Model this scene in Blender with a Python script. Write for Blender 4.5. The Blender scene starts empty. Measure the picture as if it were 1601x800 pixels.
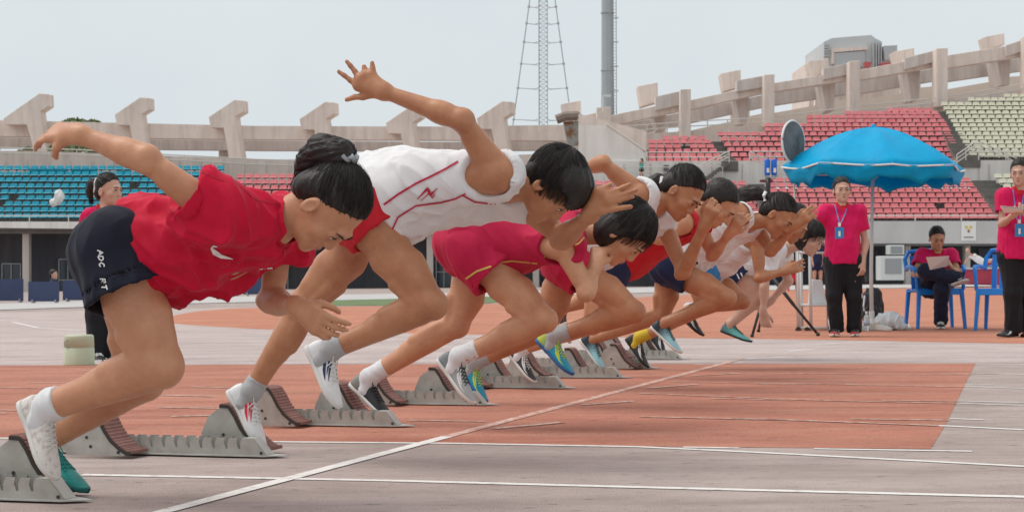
import bpy, math, random
import numpy as np
from mathutils import Vector, Matrix
from mathutils.bvhtree import BVHTree
random.seed(7); rng = np.random.default_rng(7)
PI = math.pi
SC = bpy.context.scene
COL = SC.collection
# ------------------------------------------------------------------ camera, world, sun
FPX, CX, CY, CAMH = 2750.0, 800.5, 400.0, 0.60
ROLL, PITCH = math.radians(-0.5), math.atan(31 / FPX)
cam_d = bpy.data.cameras.new('camera'); cam = bpy.data.objects.new('camera', cam_d); COL.objects.link(cam)
CM = (Matrix.Rotation(PI / 2 + PITCH, 4, 'X') @ Matrix.Rotation(ROLL, 4, 'Z'))
CM.translation = Vector((0, 0, CAMH)); cam.matrix_world = CM
cam_d.sensor_width = 36; cam_d.lens = 36 * FPX / 1601; cam_d.clip_end = 4000; cam_d.clip_start = .05
cam_d.dof.use_dof = True; cam_d.dof.focus_distance = 6.0; cam_d.dof.aperture_fstop = 16.0
SC.camera = cam
w = bpy.data.worlds.new('World'); SC.world = w; w.use_nodes = True
nt = w.node_tree; nt.nodes.clear()
SUN_EL, SUN_AZ = math.radians(62), math.radians(282)
sky = nt.nodes.new('ShaderNodeTexSky'); sky.sky_type = 'NISHITA'; sky.sun_disc = False
sky.sun_elevation = SUN_EL; sky.sun_rotation = SUN_AZ; sky.dust_density = 4
hs = nt.nodes.new('ShaderNodeHueSaturation'); hs.inputs['Saturation'].default_value = .25; hs.inputs['Value'].default_value = .045
mx = nt.nodes.new('ShaderNodeMix'); mx.data_type = 'RGBA'; mx.inputs[0].default_value = .82
tcw = nt.nodes.new('ShaderNodeTexCoord'); cn = nt.nodes.new('ShaderNodeTexNoise'); cn.inputs['Scale'].default_value = 2.2; cn.inputs['Detail'].default_value = 5
crw = nt.nodes.new('ShaderNodeValToRGB'); crw.color_ramp.elements[0].color = (.66, .725, .76, 1); crw.color_ramp.elements[1].color = (.80, .83, .835, 1)
crw.color_ramp.elements[0].position = .35; crw.color_ramp.elements[1].position = .68
bg = nt.nodes.new('ShaderNodeBackground'); bg.inputs['Strength'].default_value = 1.08
wo = nt.nodes.new('ShaderNodeOutputWorld')
L_ = nt.links.new
L_(sky.outputs[0], hs.inputs['Color']); L_(hs.outputs[0], mx.inputs[6]); L_(tcw.outputs['Generated'], cn.inputs['Vector'])
L_(cn.outputs[0], crw.inputs[0]); L_(crw.outputs[0], mx.inputs[7]); L_(mx.outputs[2], bg.inputs[0]); L_(bg.outputs[0], wo.inputs[0])
sd = bpy.data.lights.new('sun', 'SUN'); so = bpy.data.objects.new('sun', sd); COL.objects.link(so)
sd.energy = 1.75; sd.angle = math.radians(42); sd.color = (1, .96, .9)
sv = Vector((math.sin(SUN_AZ) * math.cos(SUN_EL), math.cos(SUN_AZ) * math.cos(SUN_EL), math.sin(SUN_EL)))
so.rotation_euler = sv.to_track_quat('Z', 'Y').to_euler()
SC.view_settings.view_transform = 'Standard'; SC.view_settings.look = 'None'; SC.view_settings.gamma = 1; SC.view_settings.exposure = 0.15

# ------------------------------------------------------------------ projection helpers (pixel of the photo + real distance -> place)
CR = CM.to_3x3(); C0 = Vector((0, 0, CAMH))
def ray(px, py): return CR @ Vector(((px - CX) / FPX, -(py - CY) / FPX, -1))
def P(px, py, D):
    d = ray(px, py); return C0 + d * (D / d.y)
def G(px, py, z=0.0):
    d = ray(px, py); return C0 + d * ((z - CAMH) / d.z)
def PZ(px, D, z):
    "point at column px, distance D and height z"
    d = ray(px, 431); return Vector((d.x / d.y * D, D, z))
s0, s1 = G(250, 800), G(1160, 560)
SD = (s1 - s0).normalized(); FD = Vector((SD.y, -SD.x, 0))      # along the start line (away), running direction (right)
UZ = Vector((0, 0, 1))
class Lane:
    def __init__(s, px, py): s.o = G(px, py)
    def J(s, px, py, off=0.0):
        "point over the running plane (shifted by off along the start line) seen at px, py"
        d = ray(px, py); o = s.o + SD * off
        # C0 + d t = o + FD a + Z z  -> solve with the plane normal SD
        t = (o - C0).dot(SD) / d.dot(SD); return C0 + d * t
# ------------------------------------------------------------------ mesh helpers
def tago(o, label=None, cat=None, group=None, kind=None):
    if label: o['label'] = label
    if cat: o['category'] = cat
    if group: o['group'] = group
    if kind: o['kind'] = kind
    return o
def link(o, parent=None):
    COL.objects.link(o)
    if parent is not None:
        o.parent = parent
        o.matrix_parent_inverse = Matrix.Identity(4)
    return o
def empty(name, loc=(0, 0, 0), rz=0.0, **k):
    o = bpy.data.objects.new(name, None); o.location = loc; o.rotation_euler = (0, 0, rz); o.empty_display_size = .1
    COL.objects.link(o); return tago(o, **k)
def toloc(parent, v): return v
class MB:
    def __init__(s): s.v = []; s.f = []; s.m = []
    def add(s, vs, fs, mi=0):
        n = len(s.v); s.v += [tuple(x) for x in vs]; s.f += [tuple(i + n for i in f) for f in fs]; s.m += [mi] * len(fs); return s
    def box(s, c, d, ax=None, mi=0):
        c = Vector(c); A = ax or (Vector((1, 0, 0)), Vector((0, 1, 0)), UZ)
        vs = [c + A[0] * (d[0] * .5 * i) + A[1] * (d[1] * .5 * j) + A[2] * (d[2] * .5 * k) for i in (-1, 1) for j in (-1, 1) for k in (-1, 1)]
        return s.add(vs, [(0, 1, 3, 2), (4, 6, 7, 5), (0, 4, 5, 1), (2, 3, 7, 6), (0, 2, 6, 4), (1, 5, 7, 3)], mi)
    def ext(s, poly, d, mi=0):
        "extrude a planar outline (list of points) by vector d"
        n = len(poly); d = Vector(d); vs = [Vector(p) for p in poly] + [Vector(p) + d for p in poly]
        nrm = Vector((0, 0, 0))
        for i in range(n): nrm += Vector(poly[i]).cross(Vector(poly[(i + 1) % n]))
        a = list(range(n)); b = list(range(n, 2 * n))
        fs = [a[::-1], b] if nrm.dot(d) > 0 else [a, b[::-1]]
        for i in range(n):
            j = (i + 1) % n; q = (i, j, n + j, n + i)
            fs.append(q if nrm.dot(d) > 0 else q[::-1])
        return s.add(vs, fs, mi)
    def tube(s, pts, r, n=6, mi=0, cap=True):
        pts = [Vector(p) for p in pts]; rs = r if isinstance(r, (list, tuple)) else [r] * len(pts); vs = []; fs = []
        up = Vector((.1, .05, 1)); 
        for i, p in enumerate(pts):
            t = (pts[min(i + 1, len(pts) - 1)] - pts[max(i - 1, 0)]).normalized()
            a = t.cross(up)
            if a.length < .05: a = t.cross(Vector((1, 0, 0)))
            a.normalize(); b = t.cross(a)
            for k in range(n):
                q = 2 * PI * k / n + PI / n; vs.append(p + a * (math.cos(q) * rs[i]) + b * (math.sin(q) * rs[i]))
        for i in range(len(pts) - 1):
            for k in range(n):
                k2 = (k + 1) % n; fs.append((i * n + k, i * n + k2, (i + 1) * n + k2, (i + 1) * n + k))
        if cap: fs.append(tuple(range(n))[::-1]); fs.append(tuple((len(pts) - 1) * n + k for k in range(n)))
        return s.add(vs, fs, mi)
    def lathe(s, prof, c=(0, 0, 0), n=20, ax=None, mi=0):
        A = ax or (Vector((1, 0, 0)), Vector((0, 1, 0)), UZ); c = Vector(c); vs = []; fs = []
        for r, z in prof:
            for k in range(n):
                q = 2 * PI * k / n; vs.append(c + A[0] * (r * math.cos(q)) + A[1] * (r * math.sin(q)) + A[2] * z)
        for i in range(len(prof) - 1):
            for k in range(n):
                k2 = (k + 1) % n; fs.append((i * n + k, i * n + k2, (i + 1) * n + k2, (i + 1) * n + k))
        if prof[0][0] > 1e-4: fs.append(tuple(range(n))[::-1])
        if prof[-1][0] > 1e-4: fs.append(tuple((len(prof) - 1) * n + k for k in range(n)))
        return s.add(vs, fs, mi)
    def quad(s, a, b, c, d, mi=0): return s.add([a, b, c, d], [(0, 1, 2, 3)], mi)
    def mesh(s, name, mats, smooth=False, org=None):
        me = bpy.data.meshes.new(name); vs = s.v
        if org is not None: o = Vector(org); vs = [tuple(Vector(v) - o) for v in vs]
        me.from_pydata(vs, [], s.f)
        for m in (mats if isinstance(mats, (list, tuple)) else [mats]): me.materials.append(m)
        me.polygons.foreach_set('material_index', s.m)
        if smooth: me.polygons.foreach_set('use_smooth', [True] * len(s.f))
        me.update(); return me
    def build(s, name, mats, parent=None, smooth=False, loc=None, bevel=0, **k):
        "vertices are world coordinates; the object origin goes to the parent's place (or loc)"
        org = None
        if parent is not None: org = Vector((0, 0, 0)); q = parent
        if parent is not None:
            org = wloc(parent)
        elif loc is not None: org = Vector(loc)
        o = bpy.data.objects.new(name, s.mesh(name, mats, smooth, org))
        if parent is None and loc is not None: o.location = loc
        link(o, parent)
        if bevel:
            b = o.modifiers.new('bevel', 'BEVEL'); b.width = bevel; b.segments = 2; b.limit_method = 'ANGLE'
        return tago(o, **k)
def wloc(o):
    v = Vector((0, 0, 0))
    while o is not None: v += Vector(o.location); o = o.parent
    return v
def copy_tree(o, parent=None):
    c = o.copy(); COL.objects.link(c); c.parent = parent
    for ch in o.children: copy_tree(ch, c)
    return c
def npmesh(name, V, Fq, mats, smooth=True):
    me = bpy.data.meshes.new(name); me.vertices.add(len(V)); me.vertices.foreach_set('co', np.ascontiguousarray(V, np.float32).ravel())
    k = Fq.shape[1]; me.loops.add(Fq.size); me.loops.foreach_set('vertex_index', np.ascontiguousarray(Fq, np.int32).ravel())
    me.polygons.add(len(Fq)); me.polygons.foreach_set('loop_start', np.arange(0, Fq.size, k, dtype=np.int32))
    me.polygons.foreach_set('use_smooth', np.full(len(Fq), smooth))
    for m in (mats if isinstance(mats, (list, tuple)) else [mats]): me.materials.append(m)
    me.update(calc_edges=True); me.validate(); return me
# ------------------------------------------------------------------ materials
MC = {}
def M(name, c, r=.6, c2=None, sc=12, bump=0.0, bsc=80, metal=0, spec=.4, sss=0, lo=.35, hi=.7, bdist=.002, stretch=None, sheen=0, alpha=None, trans=0, coord='Object'):
    if name in MC: return MC[name]
    m = bpy.data.materials.new(name); m.use_nodes = True; t = m.node_tree; b = t.nodes['Principled BSDF']; MC[name] = m
    b.inputs['Base Color'].default_value = (*c, 1); b.inputs['Roughness'].default_value = r; b.inputs['Metallic'].default_value = metal
    b.inputs['Specular IOR Level'].default_value = spec
    if sss: b.inputs['Subsurface Weight'].default_value = sss; b.inputs['Subsurface Radius'].default_value = (.02, .008, .004); b.inputs['Subsurface Scale'].default_value = .6
    if sheen: b.inputs['Sheen Weight'].default_value = sheen
    if trans: b.inputs['Transmission Weight'].default_value = trans
    tc = t.nodes.new('ShaderNodeTexCoord'); vec = tc.outputs[coord]
    if stretch:
        mp = t.nodes.new('ShaderNodeMapping'); mp.inputs['Scale'].default_value = stretch; t.links.new(vec, mp.inputs[0]); vec = mp.outputs[0]
    if c2 is not None:
        n = t.nodes.new('ShaderNodeTexNoise'); n.inputs['Scale'].default_value = sc; n.inputs['Detail'].default_value = 6; n.inputs['Roughness'].default_value = .6
        t.links.new(vec, n.inputs['Vector']); cr = t.nodes.new('ShaderNodeValToRGB')
        cr.color_ramp.elements[0].position = lo; cr.color_ramp.elements[1].position = hi
        cr.color_ramp.elements[0].color = (*c, 1); cr.color_ramp.elements[1].color = (*c2, 1)
        t.links.new(n.outputs[0], cr.inputs[0]); t.links.new(cr.outputs[0], b.inputs['Base Color'])
    if bump:
        n = t.nodes.new('ShaderNodeTexNoise'); n.inputs['Scale'].default_value = bsc; n.inputs['Detail'].default_value = 4
        t.links.new(vec, n.inputs['Vector']); bp = t.nodes.new('ShaderNodeBump'); bp.inputs['Strength'].default_value = bump; bp.inputs['Distance'].default_value = bdist
        t.links.new(n.outputs[0], bp.inputs['Height']); t.links.new(bp.outputs[0], b.inputs['Normal'])
    return m
def track_mat(name, c, c2, c3):
    m = bpy.data.materials.new(name); m.use_nodes = True; t = m.node_tree; b = t.nodes['Principled BSDF']; b.inputs['Roughness'].default_value = .85; b.inputs['Specular IOR Level'].default_value = .25
    g = t.nodes.new('ShaderNodeNewGeometry')
    def nz(sc, det, scale=(1, 1, 1), rot=0):
        mp = t.nodes.new('ShaderNodeMapping'); mp.inputs['Scale'].default_value = scale; mp.inputs['Rotation'].default_value = (0, 0, rot); t.links.new(g.outputs['Position'], mp.inputs[0])
        n = t.nodes.new('ShaderNodeTexNoise'); n.inputs['Scale'].default_value = sc; n.inputs['Detail'].default_value = det; n.inputs['Roughness'].default_value = .65
        t.links.new(mp.outputs[0], n.inputs['Vector']); return n.outputs[0]
    def ramp(f, a, bb, p0, p1):
        r = t.nodes.new('ShaderNodeValToRGB'); r.color_ramp.elements[0].position = p0; r.color_ramp.elements[1].position = p1
        r.color_ramp.elements[0].color = a; r.color_ramp.elements[1].color = bb; t.links.new(f, r.inputs[0]); return r.outputs[0]
    def mix(f, a, bb, mode='MIX'):
        x = t.nodes.new('ShaderNodeMix'); x.data_type = 'RGBA'; x.blend_type = mode
        if isinstance(f, float): x.inputs[0].default_value = f
        else: t.links.new(f, x.inputs[0])
        t.links.new(a, x.inputs[6]); t.links.new(bb, x.inputs[7]); return x.outputs[2]
    base = ramp(nz(.9, 8, (1, 1, 1)), (*c, 1), (*c2, 1), .36, .64)
    rot = math.atan2(FD.y, FD.x)
    st = ramp(nz(3, 6, (.25, 2.6, 1), -rot), (0, 0, 0, 1), (1, 1, 1, 1), .50, .72)
    stc = t.nodes.new('ShaderNodeRGB'); stc.outputs[0].default_value = (*c3, 1)
    col = mix(st, base, stc.outputs[0])
    spk = ramp(nz(260, 2), (.50, .50, .50, 1), (1.28, 1.26, 1.24, 1), .33, .64)
    col = mix(1.0, col, spk, 'MULTIPLY')
    ds = ramp(nz(34, 3, (.35, 1, 1), -rot), (.42, .40, .40, 1), (1, 1, 1, 1), .30, .39)
    st2 = ramp(nz(1.7, 7, (.6, 1.6, 1), -rot), (.84, .82, .81, 1), (1.05, 1.05, 1.05, 1), .38, .58); col = mix(1.0, col, st2, 'MULTIPLY')
    col = mix(1.0, col, ds, 'MULTIPLY')
    t.links.new(col, b.inputs['Base Color'])
    bp = t.nodes.new('ShaderNodeBump'); bp.inputs['Strength'].default_value = .5; bp.inputs['Distance'].default_value = .004
    t.links.new(nz(220, 3), bp.inputs['Height']); t.links.new(bp.outputs[0], b.inputs['Normal'])
    return m
M_pink = track_mat('faded_pink_track', (.37, .295, .275), (.49, .40, .375), (.33, .265, .25))
M_red = track_mat('red_track', (.43, .165, .112), (.50, .21, .148), (.50, .26, .19))
M_red2 = track_mat('orange_red_track', (.50, .195, .12), (.57, .24, .155), (.56, .29, .20))
def worn_white(name, bare, amt):
    m = M(name, (.74, .70, .67), .7, c2=bare, sc=26, lo=amt, hi=amt + .16, bump=.3, bsc=200, stretch=(1, 1, 1))
    return m
M_white = worn_white('line_paint', (.52, .43, .40), .52)
M_worn = M('worn_line_paint_on_red', (.66, .50, .44), .7, c2=(.48, .215, .15), sc=26, lo=.40, hi=.58, bump=.3, bsc=200)
M_conc = M('pinkish_concrete', (.80, .69, .62), .85, c2=(.74, .63, .565), sc=1.3, bump=.4, bsc=6, bdist=.02)
M_conc2 = M('weathered_grey_concrete', (.68, .61, .57), .85, c2=(.58, .52, .49), sc=.6, bump=.4, bsc=6, bdist=.02, stretch=(3, 3, .6))
M_wallw = M('white_washed_wall', (.84, .82, .78), .85, c2=(.75, .73, .69), sc=.8, stretch=(2, 2, .4))
M_step = M('shade_toned_concrete_steps', (.20, .185, .17), .9, c2=(.14, .13, .12), sc=2)  # concrete colour darkened to carry the shade in the gaps under the seats
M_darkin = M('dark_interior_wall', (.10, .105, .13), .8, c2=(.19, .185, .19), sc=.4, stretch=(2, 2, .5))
M_rail = M('painted_rail', (.66, .63, .58), .5)
M_railg = M('galvanised_steel', (.42, .44, .45), .4, metal=.5)
M_glass = M('tinted_window_glass', (.06, .09, .12), .12, spec=.6)

def streaked(m, amt=.35, sc=1.0):
    t = m.node_tree; b = t.nodes['Principled BSDF']; l = b.inputs['Base Color'].links[0]; src = l.from_socket; tc = t.nodes.new('ShaderNodeTexCoord'); mp = t.nodes.new('ShaderNodeMapping'); mp.inputs['Scale'].default_value = (1.6 * sc, 1.6 * sc, .16 * sc)
    n = t.nodes.new('ShaderNodeTexNoise'); n.inputs['Scale'].default_value = 1.5; n.inputs['Detail'].default_value = 7; n.inputs['Roughness'].default_value = .7; r = t.nodes.new('ShaderNodeValToRGB')
    r.color_ramp.elements[0].position = .36; r.color_ramp.elements[1].position = .56; r.color_ramp.elements[0].color = (1 - amt, 1 - amt * 1.05, 1 - amt * 1.1, 1); r.color_ramp.elements[1].color = (1, 1, 1, 1)
    x = t.nodes.new('ShaderNodeMix'); x.data_type = 'RGBA'; x.blend_type = 'MULTIPLY'; x.inputs[0].default_value = 1
    t.links.new(tc.outputs['Object'], mp.inputs[0]); t.links.new(mp.outputs[0], n.inputs['Vector']); t.links.new(n.outputs[0], r.inputs[0]); t.links.new(src, x.inputs[6]); t.links.new(r.outputs[0], x.inputs[7]); t.links.new(x.outputs[2], b.inputs['Base Color'])
for m_ in (M_conc, M_conc2): streaked(m_, .17)
streaked(M_wallw, .12)
def translucent(m, f=.4):
    t = m.node_tree; b = t.nodes['Principled BSDF']; o = t.nodes['Material Output']; tr = t.nodes.new('ShaderNodeBsdfTranslucent'); mxs = t.nodes.new('ShaderNodeMixShader'); mxs.inputs[0].default_value = f
    if b.inputs['Base Color'].links: t.links.new(b.inputs['Base Color'].links[0].from_socket, tr.inputs[0])
    t.links.new(b.outputs[0], mxs.inputs[1]); t.links.new(tr.outputs[0], mxs.inputs[2]); t.links.new(mxs.outputs[0], o.inputs[0])
# ------------------------------------------------------------------ signed-distance modelling for bodies and cloth
def V3(a): return np.array([a[0], a[1], a[2]], np.float32)
def unit(a): a = np.asarray(a, np.float64); return a / (np.linalg.norm(a) + 1e-9)
class Sdf:
    def __init__(s): s.p = []
    def cone(s, a, b, ra, rb, k=.02, caps=(), op='u', fl=None):
        s.p.append(('c', V3(a), V3(b), ra, rb, k, caps, op, fl)); return s
    def ell(s, c, ax, rad, k=.02, caps=(), op='u'):
        A = np.array([V3(x) for x in ax], np.float32); s.p.append(('e', V3(c), A, np.array(rad, np.float32), 0, k, caps, op, None)); return s
    def ev(s, q, X, Y, Z):
        if q[0] == 'c':
            a, b, ra, rb = q[1:5]; ba = b - a; L = float(ba @ ba) + 1e-9
            x, y, z = X - a[0], Y - a[1], Z - a[2]
            t = np.clip((x * ba[0] + y * ba[1] + z * ba[2]) / L, 0, 1)
            x = x - t * ba[0]; y = y - t * ba[1]; z = z - t * ba[2]
            if q[8] is not None:      # flattened section along axis n by factor m
                n, m = q[8]; n = np.float32(n); dn = x * n[0] + y * n[1] + z * n[2]; g = (1 / m - 1)
                x = x + n[0] * dn * g; y = y + n[1] * dn * g; z = z + n[2] * dn * g
            d = np.sqrt(x * x + y * y + z * z) - (ra + (rb - ra) * t)
            if q[8] is not None: d = d * min(1, q[8][1] + .25)
        else:
            c, A, r = q[1:4]; x, y, z = X - c[0], Y - c[1], Z - c[2]
            u = (x * A[0][0] + y * A[0][1] + z * A[0][2]) / r[0]; v = (x * A[1][0] + y * A[1][1] + z * A[1][2]) / r[1]; w_ = (x * A[2][0] + y * A[2][1] + z * A[2][2]) / r[2]
            k0 = np.sqrt(u * u + v * v + w_ * w_) + 1e-6; k1 = np.sqrt((u / r[0]) ** 2 + (v / r[1]) ** 2 + (w_ / r[2]) ** 2) + 1e-6
            d = k0 * (k0 - 1) / k1
        for cp, cnn in q[6]:
            cp = V3(cp); cnn = V3(unit(cnn)); d = np.maximum(d, (X - cp[0]) * cnn[0] + (Y - cp[1]) * cnn[1] + (Z - cp[2]) * cnn[2])
        return d
    def bounds(s, q):
        if q[0] == 'c':
            r = max(q[3], q[4]) * (1 if q[8] is None else max(1, q[8][1])); return np.minimum(q[1], q[2]) - r, np.maximum(q[1], q[2]) + r
        e = np.sqrt(((q[2] * q[3][:, None]) ** 2).sum(0)); return q[1] - e, q[1] + e
    def mesh(s, res):
        lo = np.min([s.bounds(q)[0] for q in s.p if q[7] == 'u'], 0) - 3 * res; hi = np.max([s.bounds(q)[1] for q in s.p if q[7] == 'u'], 0) + 3 * res
        n = np.ceil((hi - lo) / res).astype(int) + 1
        xs = [(lo[i] + res * np.arange(n[i])).astype(np.float32) for i in range(3)]
        Fd = np.full(n, .04, np.float32)
        for q in s.p:
            a, b = s.bounds(q); pad = q[5] + 2.5 * res + (.008 if q[7] == 'u' else 0)
            i0 = np.clip(((a - pad - lo) / res).astype(int), 0, n); i1 = np.clip(((b + pad - lo) / res).astype(int) + 2, 0, n)
            sl = tuple(slice(i0[k], i1[k]) for k in range(3))
            if min(i1 - i0) <= 0: continue
            d = s.ev(q, xs[0][sl[0]][:, None, None], xs[1][sl[1]][None, :, None], xs[2][sl[2]][None, None, :])
            A = Fd[sl]; k = q[5]
            if q[7] == 'u':
                h = np.maximum(k - np.abs(A - d), 0) / k; Fd[sl] = np.minimum(A, d) - h * h * k * .25
            else:
                h = np.maximum(k - np.abs(A + d), 0) / k; Fd[sl] = np.maximum(A, -d) + h * h * k * .25
        return snets(Fd, lo, res)
def snets(Fd, lo, res):
    ins = Fd < 0; n = ins.shape; c = np.zeros(tuple(x - 1 for x in n), np.uint8)
    for dx in (0, 1):
        for dy in (0, 1):
            for dz in (0, 1): c += ins[dx:n[0] - 1 + dx, dy:n[1] - 1 + dy, dz:n[2] - 1 + dz]
    act = np.argwhere((c > 0) & (c < 8)); idx = np.full(c.shape, -1, np.int32); idx[tuple(act.T)] = np.arange(len(act))
    acc = np.zeros((len(act), 3), np.float32); cnt = np.zeros(len(act), np.float32)
    cs = [(dx, dy, dz) for dx in (0, 1) for dy in (0, 1) for dz in (0, 1)]
    val = {q: Fd[act[:, 0] + q[0], act[:, 1] + q[1], act[:, 2] + q[2]] for q in cs}
    for a in cs:
        for ax in range(3):
            if a[ax]: continue
            b = list(a); b[ax] = 1; b = tuple(b); va, vb = val[a], val[b]; m = (va < 0) != (vb < 0)
            t = np.where(m, va / np.where(m, va - vb, 1), 0)
            p = np.repeat(np.array([a], np.float32), len(act), 0); p[:, ax] = t
            acc[m] += p[m]; cnt[m] += 1
    V = (act + acc / cnt[:, None]) * res + lo
    Q = []
    for ax in range(3):
        o1, o2 = [(1, 2), (2, 0), (0, 1)][ax]
        a = [slice(1, n[i] - 1) for i in range(3)]; b = list(a); a[ax] = slice(0, n[ax] - 1); b[ax] = slice(1, n[ax])
        A_, B_ = ins[tuple(a)], ins[tuple(b)]; e = np.argwhere(A_ != B_)
        if not len(e): continue
        st = A_[tuple(e.T)]; base = e.copy()
        for i in range(3):
            if i != ax: base[:, i] += 1
        def at(d1, d2):
            g = base.copy(); g[:, o1] -= d1; g[:, o2] -= d2; return idx[tuple(g.T)]
        q = np.stack([at(1, 1), at(0, 1), at(0, 0), at(1, 0)], 1); q[~st] = q[~st][:, ::-1]; Q.append(q)
    Q = np.concatenate(Q); Q = Q[(Q >= 0).all(1)]
    return V.astype(np.float32), Q
def vnormals(V, Q):
    fn = np.cross(V[Q[:, 2]] - V[Q[:, 0]], V[Q[:, 3]] - V[Q[:, 1]]); N = np.zeros_like(V)
    for k in range(4): np.add.at(N, Q[:, k], fn)
    return N / (np.linalg.norm(N, axis=1, keepdims=True) + 1e-12)
def smoothv(V, Q, it=1, f=.5):
    for _ in range(it):
        S = np.zeros_like(V); c = np.zeros(len(V), np.float32)
        for k in range(4):
            a, b = Q[:, k], Q[:, (k + 1) % 4]; np.add.at(S, a, V[b]); np.add.at(c, a, 1)
        V = V * (1 - f) + f * S / np.maximum(c, 1)[:, None]
    return V
def vnoise(p):
    i = np.floor(p).astype(np.int64); f = p - i; f = f * f * (3 - 2 * f); out = 0
    for dx in (0, 1):
        for dy in (0, 1):
            for dz in (0, 1):
                h = (i[:, 0] + dx) * 374761393 + (i[:, 1] + dy) * 668265263 + (i[:, 2] + dz) * 1274126177
                h = (h ^ (h >> 13)) * 1274126177; h = (h ^ (h >> 16)) & 0xffff
                wt = (f[:, 0] if dx else 1 - f[:, 0]) * (f[:, 1] if dy else 1 - f[:, 1]) * (f[:, 2] if dz else 1 - f[:, 2])
                out = out + wt * h / 65535.0
    return out
def folds(V, Q, amp, dirs, scale=9.0, seed=0.0):
    "cloth creases: ridged noise stretched along the given direction, pushed along the normals"
    N = vnormals(V, Q); d = unit(dirs); a = unit(np.cross(d, [.3, .5, .81])); b = np.cross(d, a)
    q = np.stack([V @ d * .28, V @ a, V @ b], 1) * scale + seed
    wv = np.stack([vnoise(q * .7 + 11), vnoise(q * .7 + 37), vnoise(q * .7 + 71)], 1) * 1.4
    r = 1 - np.abs(2 * vnoise(q + wv) - 1); r2 = 1 - np.abs(2 * vnoise(q * 2.3 + wv + 5) - 1)
    r3 = vnoise(q * 5.5 + 3)
    return (V + N * ((r ** 2.5 - .35) * amp + (r2 ** 2 - .4) * amp * .7 + (r3 - .5) * amp * .22)[:, None]).astype(np.float32)

def skin_mat(name, c, c2):
    m = M(name, c, .42, c2=c2, sc=9, bump=.5, bsc=190, bdist=.0016, lo=.3, hi=.75)
    t = m.node_tree; b = t.nodes['Principled BSDF']; tc = t.nodes.new('ShaderNodeTexCoord'); n = t.nodes.new('ShaderNodeTexNoise'); n.inputs['Scale'].default_value = 34; n.inputs['Detail'].default_value = 5; t.links.new(tc.outputs['Object'], n.inputs['Vector'])
    mr = t.nodes.new('ShaderNodeMapRange'); mr.inputs[3].default_value = .26; mr.inputs[4].default_value = .60; t.links.new(n.outputs[0], mr.inputs[0]); t.links.new(mr.outputs[0], b.inputs['Roughness'])
    n2 = t.nodes.new('ShaderNodeTexNoise'); n2.inputs['Scale'].default_value = 55; n2.inputs['Detail'].default_value = 6; t.links.new(tc.outputs['Object'], n2.inputs['Vector']); r2 = t.nodes.new('ShaderNodeValToRGB'); r2.color_ramp.elements[0].position = .36; r2.color_ramp.elements[1].position = .52; r2.color_ramp.elements[0].color = (.86, .76, .74, 1); r2.color_ramp.elements[1].color = (1, 1, 1, 1); t.links.new(n2.outputs[0], r2.inputs[0])
    x = t.nodes.new('ShaderNodeMix'); x.data_type = 'RGBA'; x.blend_type = 'MULTIPLY'; x.inputs[0].default_value = .22; t.links.new(b.inputs['Base Color'].links[0].from_socket, x.inputs[6]); t.links.new(r2.outputs[0], x.inputs[7]); t.links.new(x.outputs[2], b.inputs['Base Color']); return m
SK1 = skin_mat('skin_tan', (.61, .315, .18), (.47, .205, .115))
SK2 = skin_mat('skin_bronze', (.53, .25, .13), (.38, .15, .075))
SK3 = skin_mat('skin_fair', (.60, .36, .27), (.52, .29, .21))
M_hair = M('black_hair', (.014, .011, .010), .48, c2=(.028, .021, .018), sc=40, bump=.7, bsc=190, bdist=.002, spec=.35)
M_eye = M('eye_white', (.6, .58, .55), .2); M_iris = M('dark_iris', (.02, .012, .01), .15); M_brow = M('eyebrow_hair', (.03, .02, .016), .8)
M_lip = M('lips', (.42, .16, .13), .45)
def cloth(name, c, c2=None, r=.75, bump=.35, bsc=700):
    return M(name, c, r, c2=c2 or tuple(x * .88 for x in c), sc=16, bump=bump, bsc=bsc, bdist=.0008, spec=.2, sheen=.05)

def segs(o, dirs, lens):
    pts = [np.array(o, float)]
    for d, l in zip(dirs, lens): pts.append(pts[-1] + unit(d) * l)
    return pts
def add_hand(S, wr, d, back, thumb, curl=.4, spread=.25, sc=1.0, tcurl=.4):
    "palm, four fingers of unequal length with bent knuckles and a thumb from the palm's side"
    wr = np.array(wr, float); d = unit(d); back = unit(np.array(back) - d * np.dot(back, d)); t = np.cross(d, back)
    if np.dot(t, thumb) < 0: t = -t
    L = .088 * sc
    for y in (.028, .010, -.010, -.027):
        S.cone(wr + t * y * .55 * sc, wr + d * L + t * y * sc, .0135 * sc, .0125 * sc, k=.016)
    S.cone(wr - d * .02, wr + d * .02, .022 * sc, .021 * sc, k=.02)
    fl = [(.043, .026, .021), (.047, .029, .022), (.043, .027, .021), (.034, .021, .019)]
    for i, y in enumerate((.028, .010, -.010, -.027)):
        a = spread * (y / .028); c0 = curl * (1 + .18 * i * (1 if curl > .3 else .3))
        ang = [c0 * .9, c0 * 2.0, c0 * 2.7]
        base = unit(d * math.cos(a) + t * math.sin(a)); ds = [base * math.cos(q) - back * math.sin(q) for q in ang]
        pt = segs(wr + d * L + t * y * sc, ds, [x * sc for x in fl[i]])
        rr = [.0095 * sc, .0085 * sc, .0078 * sc, .0065 * sc]
        for j in range(3): S.cone(pt[j], pt[j + 1], rr[j], rr[j + 1], k=.005)
    tb = wr + d * .022 * sc + t * .018 * sc - back * .004
    td = unit(d * .72 + t * .62 - back * .3); td2 = unit(d * (.9) + t * (.35 - tcurl * .4) - back * (.2 + tcurl)); td3 = unit(d * .85 + t * (.2 - tcurl * .8) - back * (.3 + tcurl))
    pt = segs(tb, [td, td2, td3], [.042 * sc, .032 * sc, .024 * sc]); rr = [.014 * sc, .0115 * sc, .0098 * sc, .0078 * sc]
    for j in range(3): S.cone(pt[j], pt[j + 1], rr[j], rr[j + 1], k=.012 if j == 0 else .005)

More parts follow.
